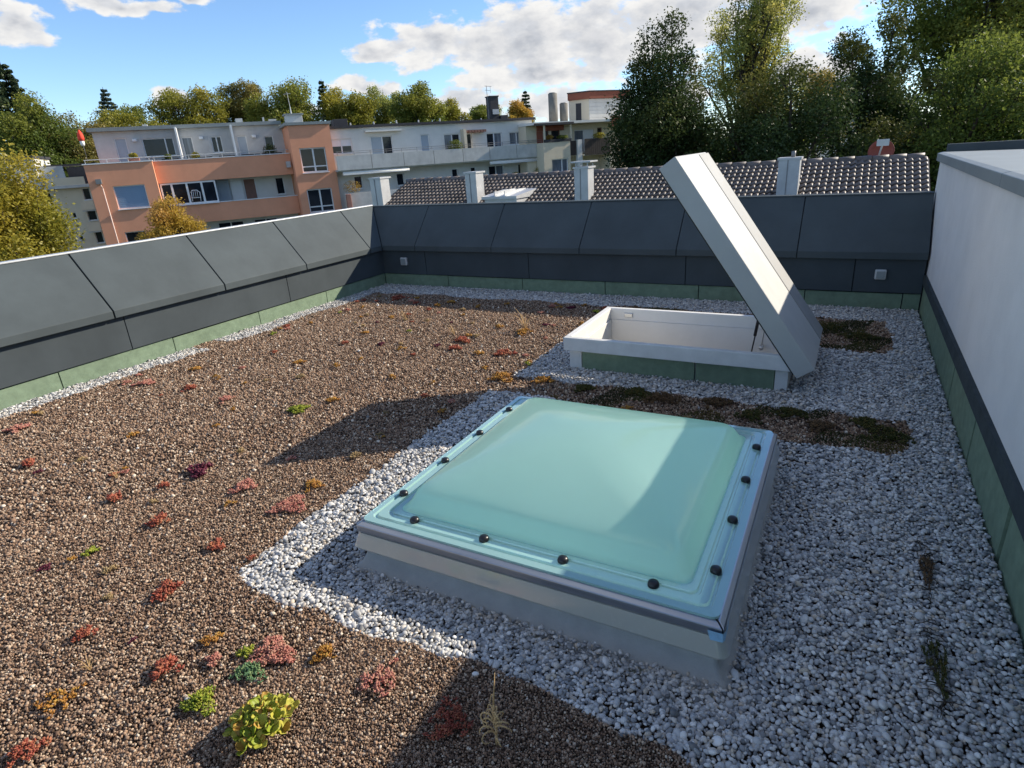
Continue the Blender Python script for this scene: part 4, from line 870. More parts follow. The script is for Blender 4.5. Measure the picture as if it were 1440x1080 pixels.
M['bark_pale'] = mat('bark_pale', (0.13, 0.115, 0.095), 0.95, 0.35, 6, 0.5, 30, spec=0.1, stretch=(1, 1, 0.3))
def leaf_mesh(name, mt, pos, size, hue, rgn, parent, up=0.25):
    n = len(pos)
    nrm = rgn.normal(0, 1, (n, 3)); nrm[:, 2] = np.abs(nrm[:, 2]) + up; nrm /= np.linalg.norm(nrm, axis=1)[:, None]
    t = np.cross(nrm, rgn.normal(0, 1, (n, 3))); t /= np.linalg.norm(t, axis=1)[:, None] + 1e-9; b = np.cross(nrm, t)
    L = size[:, None]; wv_ = L * 0.62
    V = np.stack([pos - t * L * 0.5, pos + b * wv_ * 0.5 - nrm * L * 0.08, pos + t * L * 0.5, pos - b * wv_ * 0.5 - nrm * L * 0.08], 1).reshape(-1, 3)
    me = bpy.data.meshes.new(name); me.vertices.add(4 * n); me.vertices.foreach_set('co', V.astype(np.float32).ravel())
    me.loops.add(4 * n); me.loops.foreach_set('vertex_index', np.arange(4 * n, dtype=np.int32))
    me.polygons.add(n); me.polygons.foreach_set('loop_start', np.arange(0, 4 * n, 4, dtype=np.int32)); 
    me.update(calc_edges=True); me.validate()
    at_ = me.attributes.new('hue', 'FLOAT', 'FACE'); at_.data.foreach_set('value', np.clip(hue, 0, 1).astype(np.float32))
    me.materials.append(mt); o = bpy.data.objects.new(name, me); COL.objects.link(o); o.parent = parent; return o
def tree(name, label, x, y, zt, zb, r, pal, seed, n=9000, leaf=0.22, kind='round', lobes=26, lr=0.36, group=None, bark='bark', hue0=0.0, hueup=0.25, holes=0.0):
    rg_ = np.random.RandomState(seed); rn = random.Random(seed)
    n = int(n * 3.0); leaf *= 0.74
    root = tag(empty(name, (x, y, GZ)), label, 'tree', group); T = zt - GZ; B_ = zb - GZ; hc = (T - B_) / 2; zc = (T + B_) / 2
    tk = MB(); tr_ = max(0.12, r * 0.075)
    if kind == 'conifer':
        tk.path([(0, 0, 0), (0.05 * r, 0, T * 0.5), (0, 0, T)], [tr_ * 1.3, tr_ * 0.8, 0.02], 8)
        P_, H_ = [], []
        nl = int((T - B_) / 0.55) + 3
        for k_ in range(nl):
            zz = B_ + (T - B_) * (k_ / nl) ** 0.9; rad = r * (1 - k_ / nl) ** 0.85 * rn.uniform(0.75, 1.12) + 0.06
            nb = max(5, int(9 * rad / r + 4)); ph_ = rn.uniform(0, 6.28)
            for j in range(nb):
                a = ph_ + 6.283 * j / nb + rn.uniform(-0.25, 0.25); ln_ = rad * rn.uniform(0.7, 1.12)
                e_ = Vector((math.cos(a) * ln_, math.sin(a) * ln_, -0.22 * ln_ + rn.uniform(-0.1, 0.15)))
                if ln_ > 0.5: tk.tube((0, 0, zz), (e_.x, e_.y, zz + e_.z), 0.035, 0.01, 4, False)
                m_ = max(5, int(n / (nl * nb)))
                u_ = rg_.uniform(0.12, 1.05, m_) ** 0.8
                q = np.stack([e_.x * u_, e_.y * u_, zz + e_.z * u_ + 0.10 * ln_ * (u_ ** 3)], 1) + rg_.normal(0, 1, (m_, 3)) * np.array([0.10, 0.10, 0.09]) * (0.35 + ln_ * 0.55)
                P_.append(q); H_.append(rg_.uniform(0, 0.5, m_) + 0.5 * u_ * rn.uniform(0.2, 1))
        pos = np.concatenate(P_); hue = np.concatenate(H_)
    else:
        C_, RD = [], []
        for k_ in range(lobes):
            for _ in range(30):
                v = rg_.normal(0, 1, 3); v /= np.linalg.norm(v); q = v * rg_.uniform(0.25, 0.86)
                if kind == 'poplar': q[:2] *= 0.35 + 0.65 * (1 - abs(q[2])) 
                if kind == 'cone' : q[:2] *= 0.45 + 0.55 * min(1.0, (1.0 - q[2]) * 0.75)
                if all(np.linalg.norm(q - c) > 0.75 * lr for c in C_) or _ == 29: C_.append(q); break
            RD.append(lr * rg_.uniform(0.65, 1.25))
        C_ = np.array(C_); RD = np.array(RD)
        base = Vector((rn.uniform(-.1, .1) * r, rn.uniform(-.1, .1) * r, max(B_ * 0.92, 0.5)))
        tk.path([(0, 0, 0), tuple(base * 0.55 + Vector((rn.uniform(-.15, .15), 0, 0))), tuple(base), (base.x * 1.4, base.y * 1.4, zc + 0.35 * hc)], [tr_ * 1.35, tr_ * 1.05, tr_ * 0.9, tr_ * 0.3], 9)
        for c, rd in zip(C_, RD):
            e_ = Vector((c[0] * r, c[1] * r, zc + c[2] * hc)); f0 = rn.uniform(0.0, 0.75)
            s_ = Vector((base.x * (1 + 0.4 * f0), base.y * (1 + 0.4 * f0), base.z + (zc + 0.3 * hc - base.z) * f0))
            if s_.z > e_.z - 0.2: s_ = base.copy()
            md_ = s_.lerp(e_, 0.55) + Vector((rn.uniform(-.12, .12) * r, rn.uniform(-.12, .12) * r, 0.05 * hc))
            tk.path([s_, md_, e_], [tr_ * 0.42, tr_ * 0.26, 0.02], 5)
            for _ in range(3):
                w_ = Vector((rn.gauss(0, 1), rn.gauss(0, 1), rn.gauss(0.3, 0.8))).normalized() * (rd * r * 0.9)
                tk.tube(md_.lerp(e_, rn.uniform(0.3, 1)), e_ + w_, 0.03, 0.008, 4, False)
        wgt = RD ** 2; wgt /= wgt.sum(); li = rg_.choice(len(C_), n, p=wgt)
        v = rg_.normal(0, 1, (n, 3)); v /= np.linalg.norm(v, axis=1)[:, None]
        rad = rg_.uniform(0.15, 1.0, n) ** 0.5 * (1 + 0.22 * np.sin(v[:, 0] * 5 + li * 1.7) * np.sin(v[:, 1] * 6 + li) + 0.12 * rg_.normal(0, 1, n))
        sc_ = np.array([r, r, max(r * 0.8, hc * 0.62) if kind == 'poplar' else (r + hc) * 0.42])
        pos = np.stack([C_[li, 0] * r, C_[li, 1] * r, zc + C_[li, 2] * hc], 1) + v * (RD[li] * rad)[:, None] * sc_
        lh_ = rg_.uniform(0, 1, len(C_))
        hue = hue0 + 0.18 + 0.50 * lh_[li] + 0.10 * rg_.uniform(0, 1, n) + hueup * (pos[:, 2] - zc) / hc
        if holes:
            kp = (np.sin(pos[:, 0] * 2.3 / lr / r * 0.9 + seed) * np.sin(pos[:, 1] * 2.1 / lr / r + seed * 2) * np.sin(pos[:, 2] * 2.2 / lr / r + 1) > -holes) 
            pos, hue = pos[kp], hue[kp]
    tk.build('trunk', M[bark], root, True)
    leaf_mesh('crown', LM[pal], pos, leaf * rg_.uniform(0.6, 1.3, len(pos)), hue, rg_, root)
    return root
FG = 'trees beyond the roofs on the left'
tree('broadleaf_tree', 'large yellow-green tree close behind the left parapet at the picture edge', -25.1, 10.6, 3.0, -3.6, 2.05, 'yellow', 1, 17000, 0.15, lobes=40, lr=0.34, hue0=0.1)
tree('broadleaf_tree', 'small golden tree in front of the orange block', -29.2, 19.2, 1.15, -2.6, 1.75, 'gold', 2, 7000, 0.13, 'cone', lobes=22, lr=0.34)
tree('conifer_tree', 'tall dark conifer at the left picture edge behind the other trees', -68.4, 32.7, 12.2, 2.0, 4.90, 'spruce', 3, 9000, 0.34, 'conifer', group=FG)
tree('broadleaf_tree', 'dense mid green tree at the left edge below the dark conifer', -61.9, 30.6, 8.7, 1.0, 3.64, 'green', 4, 9000, 0.28, 'cone', lobes=30, lr=0.34, group=FG)
tree('broadleaf_tree', 'brownish olive tree behind the narrow cream building', -62.4, 33.7, 7.6, 0.5, 3.64, 'olive', 5, 8500, 0.26, lobes=28, group=FG)
tree('broadleaf_tree', 'rounded yellow-green tree behind the red parasol', -64.0, 39.0, 8.8, 1.5, 3.74, 'yellow', 6, 8500, 0.28, lobes=26, group=FG, hue0=-0.2)
tree('conifer_tree', 'thin blue-green conifer above the left end of the orange block', -78.8, 47.5, 11.9, 4.0, 2.70, 'spruce_blue', 7, 4200, 0.32, 'conifer', group=FG)
tree('broadleaf_tree', 'sparse dark-limbed tree right of the thin blue-green conifer', -74.4, 47.7, 10.4, 4.0, 2.73, 'green', 8, 3200, 0.28, lobes=22, lr=0.3, group=FG, holes=0.3)
tree('broadleaf_tree', 'wide yellow-green tree above the orange block terrace, with open right side', -63.6, 46.9, 10.6, 3.5, 4.45, 'yellow', 9, 8000, 0.30, lobes=26, lr=0.32, group=FG, hue0=-0.2, holes=0.45)
tree('broadleaf_tree', 'tall rounded olive-green tree, highest above the orange block', -61.8, 52.5, 12.1, 4.0, 2.73, 'olive', 10, 7500, 0.28, lobes=24, group=FG, hue0=-0.05)
tree('broadleaf_tree', 'broad green tree behind the mast of the orange tower', -54.8, 51.8, 10.6, 3.5, 3.85, 'green', 11, 8500, 0.30, lobes=28, group=FG, hue0=0.25)
tree('conifer_tree', 'dark narrow spruce right of the orange tower', -56.6, 60.0, 11.2, 4.0, 1.90, 'spruce', 12, 3500, 0.30, 'conifer', group=FG)
tree('broadleaf_tree', 'bright yellow-green tree behind the dark roof box of the grey block', -49.9, 56.8, 10.4, 4.0, 2.83, 'yellow', 13, 7000, 0.28, lobes=24, group=FG, hue0=-0.15)
tree('broadleaf_tree', 'pale thin-leaved tree left of centre behind the grey block', -51.9, 64.9, 10.7, 4.0, 2.83, 'pale', 14, 5200, 0.28, lobes=22, group=FG, hue0=-0.2, holes=0.5)
tree('broadleaf_tree', 'full green tree behind the middle of the grey block', -45.8, 63.7, 10.0, 3.5, 3.34, 'green', 15, 8000, 0.30, lobes=26, group=FG, hue0=0.3)
tree('broadleaf_tree', 'small green tree tapering off left of the black chimney', -45.8, 70.6, 8.8, 4.0, 2.53, 'yellow', 16, 4500, 0.28, lobes=18, group=FG, hue0=-0.25)
tree('broadleaf_tree', 'low dark green tree just left of the black chimney', -44.6, 75.9, 8.2, 4.0, 2.73, 'green', 17, 4500, 0.28, lobes=18, group=FG, hue0=0.1)
tree('broadleaf_tree', 'small orange autumn tree just right of the black chimney', -38.5, 74.7, 7.9, 4.0, 2.23, 'gold', 18, 4200, 0.26, lobes=16, group=FG)
tree('conifer_tree', 'tiny dark spruce top above the orange autumn tree', -42.5, 85.1, 9.9, 4.5, 1.60, 'spruce', 19, 2200, 0.30, 'conifer', group=FG)
RG_ = 'backlit trees on the right'
tree('maple_tree', 'tall dark maple with pointed top left of the raised lid', -8.0, 29.7, 7.3, -3.2, 3.0, 'dark', 20, 21000, 0.17, 'cone', lobes=70, lr=0.26, group=RG_, hue0=-0.1, hueup=0.4)
tree('poplar_tree', 'tall airy yellow-green poplar with thin upright limbs', -6.5, 46.8, 13.2, -1.0, 4.6, 'pale', 21, 15000, 0.20, 'poplar', lobes=60, lr=0.19, group=RG_, hue0=0.15, hueup=0.1, holes=0.35)
tree('hazel_tree', 'wide dark bushy tree with brownish top behind the tiled roof', -3.0, 29.2, 4.6, -3.8, 3.6, 'dark', 22, 20000, 0.16, lobes=40, lr=0.30, group=RG_, hue0=-0.2, hueup=0.55)
tree('oak_tree', 'dark spreading oak with drooping left branches above the red dish', 0.2, 37.3, 7.0, -2.0, 3.0, 'dark', 23, 14000, 0.18, lobes=40, lr=0.26, group=RG_, hue0=-0.1, hueup=0.3, holes=0.5)
tree('oak_tree', 'huge light green oak filling the upper right corner', 6.4, 50.3, 13.8, 0.0, 7.4, 'green', 24, 26000, 0.25, lobes=70, lr=0.20, group=RG_, hue0=0.2, hueup=0.25, holes=0.45)
tree('broadleaf_tree', 'leafy green tree in front of the huge oak above the white wall', 4.2, 32.0, 4.9, -3.0, 3.7, 'green', 25, 16000, 0.17, lobes=40, lr=0.30, group=RG_, hue0=-0.25, hueup=0.45)
tree('broadleaf_tree', 'low green tree between dark oak and white wall, behind the red dish', 1.2, 33.5, 2.8, -4.0, 2.7, 'dark', 26, 11000, 0.16, lobes=34, lr=0.32, group=RG_, hue0=0.1, hueup=0.3)
tree('broadleaf_tree', 'shadowy green tree filling the low gap behind the white wall corner', 4.6, 42.0, 4.6, -3.0, 4.2, 'dark', 28, 11000, 0.22, lobes=34, lr=0.32, group=RG_, hue0=0.0, hueup=0.3)
tree('broadleaf_tree', 'distant yellowish tree in the gap between poplar and dark oak', -3.5, 62.0, 6.6, 0.0, 2.6, 'olive', 27, 5000, 0.26, lobes=20, group=RG_, hue0=0.15)
# distant woods: one mass round the horizon
rgw = np.random.RandomState(77)
wd = tag(empty('woodland', (0, 0, GZ)), 'distant belt of mixed woodland along the horizon', 'woodland', kind='stuff')
PP = []
for k_ in range(150):
    a = R(-95 + 150 * (k_ + rgw.uniform(-0.4, 0.4)) / 150); dist = rgw.uniform(125, 165); hh = rgw.uniform(11.5, 15.0); rr_ = rgw.uniform(3.5, 5.5)
    v = rgw.normal(0, 1, (420, 3)); v /= np.linalg.norm(v, axis=1)[:, None]; v *= rgw.uniform(0.6, 1.05, (420, 1)) * np.array([rr_, rr_, hh * 0.5])
    PP.append(v + np.array([math.sin(a) * dist, math.cos(a) * dist, hh * 0.52]))
PP = np.concatenate(PP)
wo = leaf_mesh('woodland', LM['green'], PP, np.full(len(PP), 1.0) * rgw.uniform(0.7, 1.3, len(PP)), rgw.uniform(0, 0.9, len(PP)), rgw, None); bpy.data.objects.remove(wd)
wo.location = (0, 0, GZ); tag(wo, 'distant belt of mixed woodland along the horizon', 'woodland', kind='stuff')
# plants on the balconies opposite
def shrub(label, loc, r, h, pal, seed, n=500, leaf=0.09, name='balcony_plant'):
    rg_ = np.random.RandomState(seed); v = rg_.normal(0, 1, (n, 3)); v /= np.linalg.norm(v, axis=1)[:, None]; v *= rg_.uniform(0.2, 1.05, (n, 1)) ** 0.6 * np.array([r, r * 0.6, h / 2]); v[:, 2] += h / 2
    e = tag(empty(name, loc), label, 'plant', 'plants on the balconies opposite')
    leaf_mesh('leaves', LM[pal], v, leaf * rg_.uniform(0.6, 1.3, n), rg_.uniform(0, 1, n), rg_, e); MB().tube((0, 0, -0.05), (0, 0, h * 0.6), 0.02).build('stem', M['bark'], e); return e
shrub('green plant in red planter on the left end of the orange terrace', fpt(OO, 2.7, 0.55, 2.8), 0.35, 0.35, 'yellow', 1)
shrub('small plant on the terrace below the wide top window', fpt(OO, 4.6, 0.98, 2.68), 0.3, 0.3, 'green', 2)
shrub('plant before the second terrace door of the orange block', fpt(OO, 6.2, 1.3, 2.4), 0.35, 0.65, 'yellow', 3)
shrub('dark bush on the terrace beside the orange tower', fpt(OO, 10.9, 1.5, 2.3), 0.6, 1.0, 'dark', 4, 900)
shrub('green hedge plants on the grey block balcony', fpt(WW, 8.0, 0.5, 2.0), 0.62, 0.85, 'green', 5, 900)
shrub('pink and cream flowers on the lower left balcony of the grey block', fpt(WW, 0.7, 0.1, -0.2), 0.75, 0.85, 'gold', 6, 700, 0.07)
shrub('yellow-green shrub beside the lower right windows of the grey block', fpt(WW, 14.0, 0.1, -0.3), 0.55, 0.95, 'yellow', 7, 700)
shrub('small green plant beside the middle lower windows of the grey block', fpt(WW, 12.3, 0.3, -0.2), 0.4, 0.55, 'yellow', 8)
shrub('yellow flowering plant on the timber balcony', fpt(TT, 4.2, -0.2, 2.25), 0.55, 0.5, 'yellow', 9)
shrub('orange flowering plant on the red balcony', fpt(TT, 0.5, 0.2, 2.38), 0.3, 0.4, 'gold', 10)
shrub('green plants along the red balcony planter', fpt(TT, 1.4, 0.1, 2.4), 0.5, 0.3, 'green', 11)
pt = tag(MB().box(-0.16, 0.16, -0.16, 0.16, 0, 0.9).build('flower_tub', M['brick_red'], None, bevel=0.03), 'tall red flower tub below the pink flowers', 'tub'); pt.location = fpt(WW, 0.30, -0.3, -1.1); pt.rotation_euler = (0, 0, FROT)

# ------------------------------------------------------------------ planting on the roof
def succmat(name, c1, c2, c3):
    Mx = leafmat(name, c1, c2, c3, 0.25); return Mx
SM = {'pink': succmat('sedum_pink', (0.36,0.11,0.085), (0.56,0.24,0.19), (0.62,0.38,0.25)),
      'red': succmat('sedum_red', (0.20,0.045,0.032), (0.38,0.10,0.065), (0.48,0.20,0.10)),
      'orange': succmat('sedum_orange', (0.30,0.12,0.03), (0.46,0.22,0.05), (0.52,0.33,0.07)),
      'green': succmat('sedum_green', (0.11,0.17,0.02), (0.27,0.33,0.035), (0.50,0.46,0.08)),
      'mint': succmat('sedum_mint', (0.07,0.16,0.08), (0.15,0.27,0.13), (0.28,0.36,0.14)),
      'purple': succmat('sedum_purple', (0.06,0.012,0.022), (0.13,0.025,0.05), (0.2,0.05,0.07)),
      'moss': succmat('moss_olive', (0.035,0.045,0.012), (0.08,0.085,0.02), (0.16,0.11,0.03)),
      'mossbrown': succmat('moss_brown', (0.07,0.045,0.025), (0.16,0.10,0.05), (0.26,0.15,0.07)),
      'tan': succmat('dry_tan', (0.22,0.14,0.06), (0.36,0.25,0.12), (0.45,0.34,0.18))}
v0, f0 = ico(1); oct_v = np.array([(0,0,-0.5),(0.36,0,0),(0,0.36,0),(-0.36,0,0),(0,-0.36,0),(0,0,0.6)]); oct_f = np.array([(0,2,1),(0,3,2),(0,4,3),(0,1,4),(5,1,2),(5,2,3),(5,3,4),(5,4,1)])
def sedum_mesh(pts, dirs, size, hue, mt, name):
    """fleshy little leaves: one eight-sided bead per leaf"""
    n = len(pts); w_ = dirs / (np.linalg.norm(dirs, axis=1)[:, None] + 1e-9); hlp = np.where(np.abs(w_[:, 2:3]) < 0.9, np.array([[0, 0, 1.0]]), np.array([[1.0, 0, 0]]))
    a = np.cross(w_, hlp); a /= np.linalg.norm(a, axis=1)[:, None] + 1e-9; b = np.cross(w_, a)
    V = pts[:, None] + size[:, None, None] * (oct_v[None, :, 0:1] * a[:, None] + oct_v[None, :, 1:2] * b[:, None] + oct_v[None, :, 2:3] * 1.5 * w_[:, None])
    F = (oct_f[None] + (np.arange(n) * 6)[:, None, None]).reshape(-1, 3)
    me = bpy.data.meshes.new(name); me.vertices.add(6 * n); me.vertices.foreach_set('co', V.astype(np.float32).ravel()); m_ = len(F)
    me.loops.add(3 * m_); me.loops.foreach_set('vertex_index', F.astype(np.int32).ravel()); me.polygons.add(m_); me.polygons.foreach_set('loop_start', np.arange(0, 3 * m_, 3, dtype=np.int32))
    me.update(calc_edges=True)
    at_ = me.attributes.new('hue', 'FLOAT', 'FACE'); at_.data.foreach_set('value', np.repeat(np.clip(hue, 0, 1), 8).astype(np.float32)); me.polygons.foreach_set('use_smooth', [True] * m_)
    me.materials.append(mt); return me
def cushion(r, h, n, leaf, seed, mt, name, spread=1.0):
    n = int(n * 2.2); leaf *= 0.95; h *= 0.62; r *= 1.08; rg_ = np.random.RandomState(seed); ns = max(4, n // 9)                     # stems, each with a tuft of leaves
    a = rg_.uniform(0, 6.283, ns); q = np.sqrt(rg_.uniform(0, 1, ns)) * r * (0.8 + 0.3 * np.sin(a * 3 + seed)); sx, sy = q * np.cos(a), q * np.sin(a) * 0.85
    sh_ = h * (1 - (q / (r * 1.15)) ** 2) * rg_.uniform(0.65, 1.15, ns) + 0.004
    i = np.repeat(np.arange(ns), 9); m_ = len(i); b = rg_.uniform(0, 6.283, m_); t = rg_.uniform(0.45, 1.05, m_)
    rad = leaf * 0.9 * rg_.uniform(0.3, 1.1, m_)
    pts = np.stack([sx[i] + rad * np.cos(b), sy[i] + rad * np.sin(b), sh_[i] * t + rg_.uniform(0, leaf * 0.5, m_)], 1)
    dirs = np.stack([np.cos(b) * spread, np.sin(b) * spread, rg_.uniform(0.3, 1.3, m_)], 1)
    hue = 0.55 * rg_.uniform(0, 1, ns)[i] + 0.3 * t + 0.2 * rg_.uniform(-1, 1, m_)
    return sedum_mesh(pts, dirs, leaf * rg_.uniform(0.6, 1.2, m_), hue, mt, name)
def plant(name, label, cat, x, y, me, group=None, rz=0.0, s=1.0, z=0.002):
    o = bpy.data.objects.new(name, me); COL.objects.link(o); o.location = (x, y, z); o.rotation_euler = (0, 0, rz); o.scale = (s, s, s); return tag(o, label, cat, group)
SP = 'sedum plants growing in the clay granulate'
# (the broad-leaved plant below is scaled as a whole)
# one plant made of two colours: pink above, mint at its foot
e = tag(empty('sedum_clump', (-1.73, 1.06, 0)), 'large coral pink sedum cushion with mint green shoots at its front', 'sedum', SP)
for nm, mt, dx, dy, r_, h_, n_, sd in (('pink_shoots', 'pink', 0.012, 0.03, 0.088, 0.045, 620, 1), ('green_shoots', 'mint', 0.012, -0.065, 0.062, 0.035, 240, 2), ('pale_shoots', 'green', -0.085, -0.005, 0.03, 0.03, 70, 3)):
    o = bpy.data.objects.new(nm, cushion(r_, h_, n_, 0.0095, sd, SM[mt], nm)); COL.objects.link(o); o.parent = e; o.location = (dx, dy, 0)
# broad-leaved rosette plant: every leaf its own piece
ro = tag(empty('succulent_rosette', (-1.485, 0.85, 0)), 'large broad-leaved yellow-green succulent with bronze tips at the bottom edge', 'succulent', SP)
ro.scale = (1.15, 1.15, 1.15)
def spoon(seed):
    rg_ = np.random.RandomState(seed); rows = []
    for i in range(7):
        u_ = i / 6; w_ = 0.020 * math.sin(math.pi * (0.12 + 0.80 * u_)) ** 0.9 * (0.35 + 0.85 * u_); x = 0.052 * u_; zc_ = 0.010 * u_ * u_ + 0.004
        rows.append([(x, s_ * w_, zc_ + 0.006 * abs(s_) ** 2 + (0.0 if k_ < 5 else -0.0045 * (1 - abs(s_)))) for k_, s_ in enumerate((-1, -0.5, 0, 0.5, 1, 0.5, 0, -0.5))])
    me = MB().loft(rows).build('leaf', SM['green'], None, True).data
    for o in [o for o in bpy.data.objects if o.data == me]: bpy.data.objects.remove(o)
    return me
def hued(me, h, mt):
    m2 = me.copy(); m2.materials.clear(); m2.materials.append(mt); at_ = m2.attributes.new('hue', 'FLOAT', 'FACE'); at_.data.foreach_set('value', [h] * len(m2.polygons)); return m2
sp0 = spoon(1); LV = [hued(sp0, h, SM[k_]) for h, k_ in ((0.75, 'green'), (1.0, 'green'), (0.5, 'green'), (0.9, 'orange'), (0.95, 'green'))]
rs = random.Random(12)
for k_ in range(26):
    a = k_ * 2.39996; q = 0.078 * math.sqrt((k_ + 0.4) / 26); cx_, cy_ = q * math.cos(a), q * math.sin(a); hz_ = 0.060 - 6.5 * q * q + rs.uniform(-0.005, 0.005)
    for j in range(6):
        o = bpy.data.objects.new('leaf', rs.choice(LV)); COL.objects.link(o); o.parent = ro; b = j * 1.047 + rs.uniform(-0.3, 0.3) + k_
        o.location = (cx_, cy_, hz_); tl = Matrix.Rotation(a, 4, 'Z') @ Matrix.Rotation(6.0 * q, 4, 'Y') @ Matrix.Rotation(-a, 4, 'Z')      # rosettes lean outwards
        o.rotation_euler = (tl @ Matrix.Rotation(b, 4, 'Z') @ Matrix.Rotation(-rs.uniform(0.3, 0.85), 4, 'Y')).to_euler()
        s_ = rs.uniform(0.46, 0.66); o.scale = (s_, s_ * 1.25, s_)
MB().tube((0, 0, -0.02), (0, 0, 0.04), 0.02, 0.012, 8).build('stem', M['bark'], ro)
named = [  # x, y, radius, height, leaves, leaf size, colour, label
 (-1.77, 0.83, 0.060, 0.040, 260, 0.010, 'green', 'bright yellow-green sedum cushion left of the large succulent'),
 (-1.53, 1.17, 0.048, 0.042, 230, 0.008, 'orange', 'amber moss-like sedum ball right of the pink cushion'),
 (-2.03, 0.87, 0.050, 0.038, 90, 0.016, 'red', 'red and orange fleshy sedum at lower left of the pink cushion'),
 (-2.44, 1.15, 0.075, 0.030, 150, 0.012, 'red', 'dark red sedum cluster near the left gravel corner'),
 (-1.90, 0.98, 0.032, 0.025, 90, 0.009, 'pink', 'small pink sedum tuft left of the pink and mint cushion'),
 (-2.00, 1.04, 0.045, 0.025, 80, 0.010, 'orange', 'loose orange-brown sedum above the small pink tuft'),
 (-2.47, 1.88, 0.100, 0.040, 520, 0.010, 'pink', 'wide coral pink sedum mat near the skylight gravel'),
 (-2.89, 1.93, 0.075, 0.032, 260, 0.011, 'pink', 'coral sedum mat left of the wide coral pink mat'),
 (-2.51, 2.09, 0.060, 0.030, 150, 0.011, 'orange', 'amber and red sedum beside the gravel above the wide coral mat'),
 (-3.32, 1.96, 0.085, 0.040, 70, 0.022, 'purple', 'dark purple-red large-leaved sedum left of the lid shadow tip'),
 (-3.46, 2.89, 0.085, 0.050, 360, 0.011, 'green', 'vivid green sedum cushion above the lid shadow tip'),
 (-1.26, 1.17, 0.085, 0.028, 220, 0.010, 'pink', 'flat pink sedum patch along the front gravel edge'),
 (-0.95, 1.13, 0.085, 0.035, 260, 0.010, 'red', 'dark red sedum in the wall shadow left of the dry stalk'),
 (-2.53, 1.47, 0.045, 0.032, 80, 0.014, 'red', 'red-orange sedum beside the left gravel corner'),
 (-2.51, 0.85, 0.050, 0.025, 90, 0.011, 'red', 'small dark red sedum low at the left side'),
 (-2.12, 0.46, 0.060, 0.035, 130, 0.011, 'red', 'red-orange sedum at the lower left picture corner'),
 (-2.25, 0.62, 0.075, 0.020, 110, 0.010, 'orange', 'orange-brown creeping sedum above the lower left corner'),
 (-3.22, 4.79, 0.090, 0.045, 170, 0.015, 'red', 'red and orange sedum clump in the middle of the far bed'),
 (-3.14, 4.54, 0.060, 0.045, 110, 0.015, 'red', 'upright red sedum just before the middle red clump'),
 (-2.62, 4.55, 0.100, 0.040, 170, 0.015, 'red', 'dark red sedum at the gravel tip left of the hatch'),
 (-2.75, 5.20, 0.090, 0.055, 130, 0.016, 'orange', 'orange and yellow tuft beside the far shadow edge'),
 (-2.03, 5.78, 0.055, 0.050, 80, 0.018, 'red', 'single red fleshy sedum behind the hatch corner'),
 (-2.33, 3.98, 0.110, 0.055, 240, 0.014, 'orange', 'orange-red sedum mound where skylight and hatch gravel meet'),
 (-1.98, 4.03, 0.085, 0.045, 180, 0.013, 'orange', 'low orange sedum right of the orange-red mound'),
 (-5.32, 2.86, 0.085, 0.035, 190, 0.013, 'pink', 'coral sedum close to the left gravel strip'),
 (-4.77, 2.92, 0.070, 0.040, 130, 0.013, 'red', 'red sedum right of the coral sedum by the left strip'),
 (-4.22, 2.85, 0.075, 0.030, 150, 0.012, 'pink', 'pale coral sedum left of the vivid green cushion'),
 (-4.52, 1.58, 0.050, 0.045, 60, 0.017, 'red', 'red fleshy sedum near the left picture edge'),
 (-5.30, 1.86, 0.080, 0.035, 180, 0.013, 'pink', 'coral pink sedum against the gravel at the left edge'),
 (-3.50, 1.54, 0.045, 0.040, 60, 0.016, 'red', 'small red sedum with dark shadow left of the purple one'),
 (-3.02, 1.50, 0.060, 0.040, 80, 0.015, 'red', 'small red sedum below the purple one'),
 (-5.10, 6.20, 0.120, 0.050, 150, 0.018, 'red', 'red sedum at the far left corner of the bed'),
]
for k_, (x, y, r_, h_, n_, lf, c, lab) in enumerate(named): plant('sedum_clump', lab, 'sedum', x, y, cushion(r_, h_, n_, lf, 40 + k_, SM[c], 'sedum_clump'), SP, rz=k_ * 0.7)
# moss cushions in the shaded beds
MG = 'moss cushions in the shaded beds'
for k_, (x, y, r_, h_, c, lab) in enumerate([(-1.02, 3.96, 0.13, 0.06, 'mossbrown', 'brown moss mound on the bed left of the middle behind the skylight'), (-0.66, 4.00, 0.11, 0.055, 'mossbrown', 'round brown-green moss mound at the middle of the dark bed'),
   (-0.42, 3.86, 0.10, 0.05, 'moss', 'olive moss tuft behind the skylight right corner'), (-0.19, 3.99, 0.10, 0.05, 'moss', 'green moss tuft on the dark bed below the hatch lid'), (-0.02, 3.84, 0.09, 0.045, 'mossbrown', 'reddish brown moss tuft right of the green one'),
   (0.22, 3.98, 0.09, 0.045, 'moss', 'small green moss tuft near the bed end'), (0.33, 3.84, 0.14, 0.05, 'moss', 'green moss patch closing the dark bed on the right'), (0.17, 5.83, 0.17, 0.06, 'moss', 'bright moss patch on the far right bed beside the lid'),
   (-0.02, 6.1, 0.16, 0.05, 'moss', 'dark moss patch behind the lid'), (-1.22, 4.02, 0.10, 0.04, 'moss', 'dark green moss left of the brown mound'), (-1.62, 3.98, 0.08, 0.035, 'moss', 'small olive moss at the left of the dark bed'),
   (-1.95, 6.28, 0.16, 0.075, 'mossbrown', 'brown mossy mound behind the hatch left corner'), (-1.5, 6.25, 0.15, 0.06, 'moss', 'green moss behind the hatch'), (-0.9, 6.2, 0.15, 0.06, 'mossbrown', 'brown moss behind the hatch near the lid')]):
    plant('moss_cushion', lab, 'moss', x, y, cushion(r_, h_, 420, 0.0105, 90 + k_, SM[c], 'moss_cushion', 0.6), MG, rz=k_)
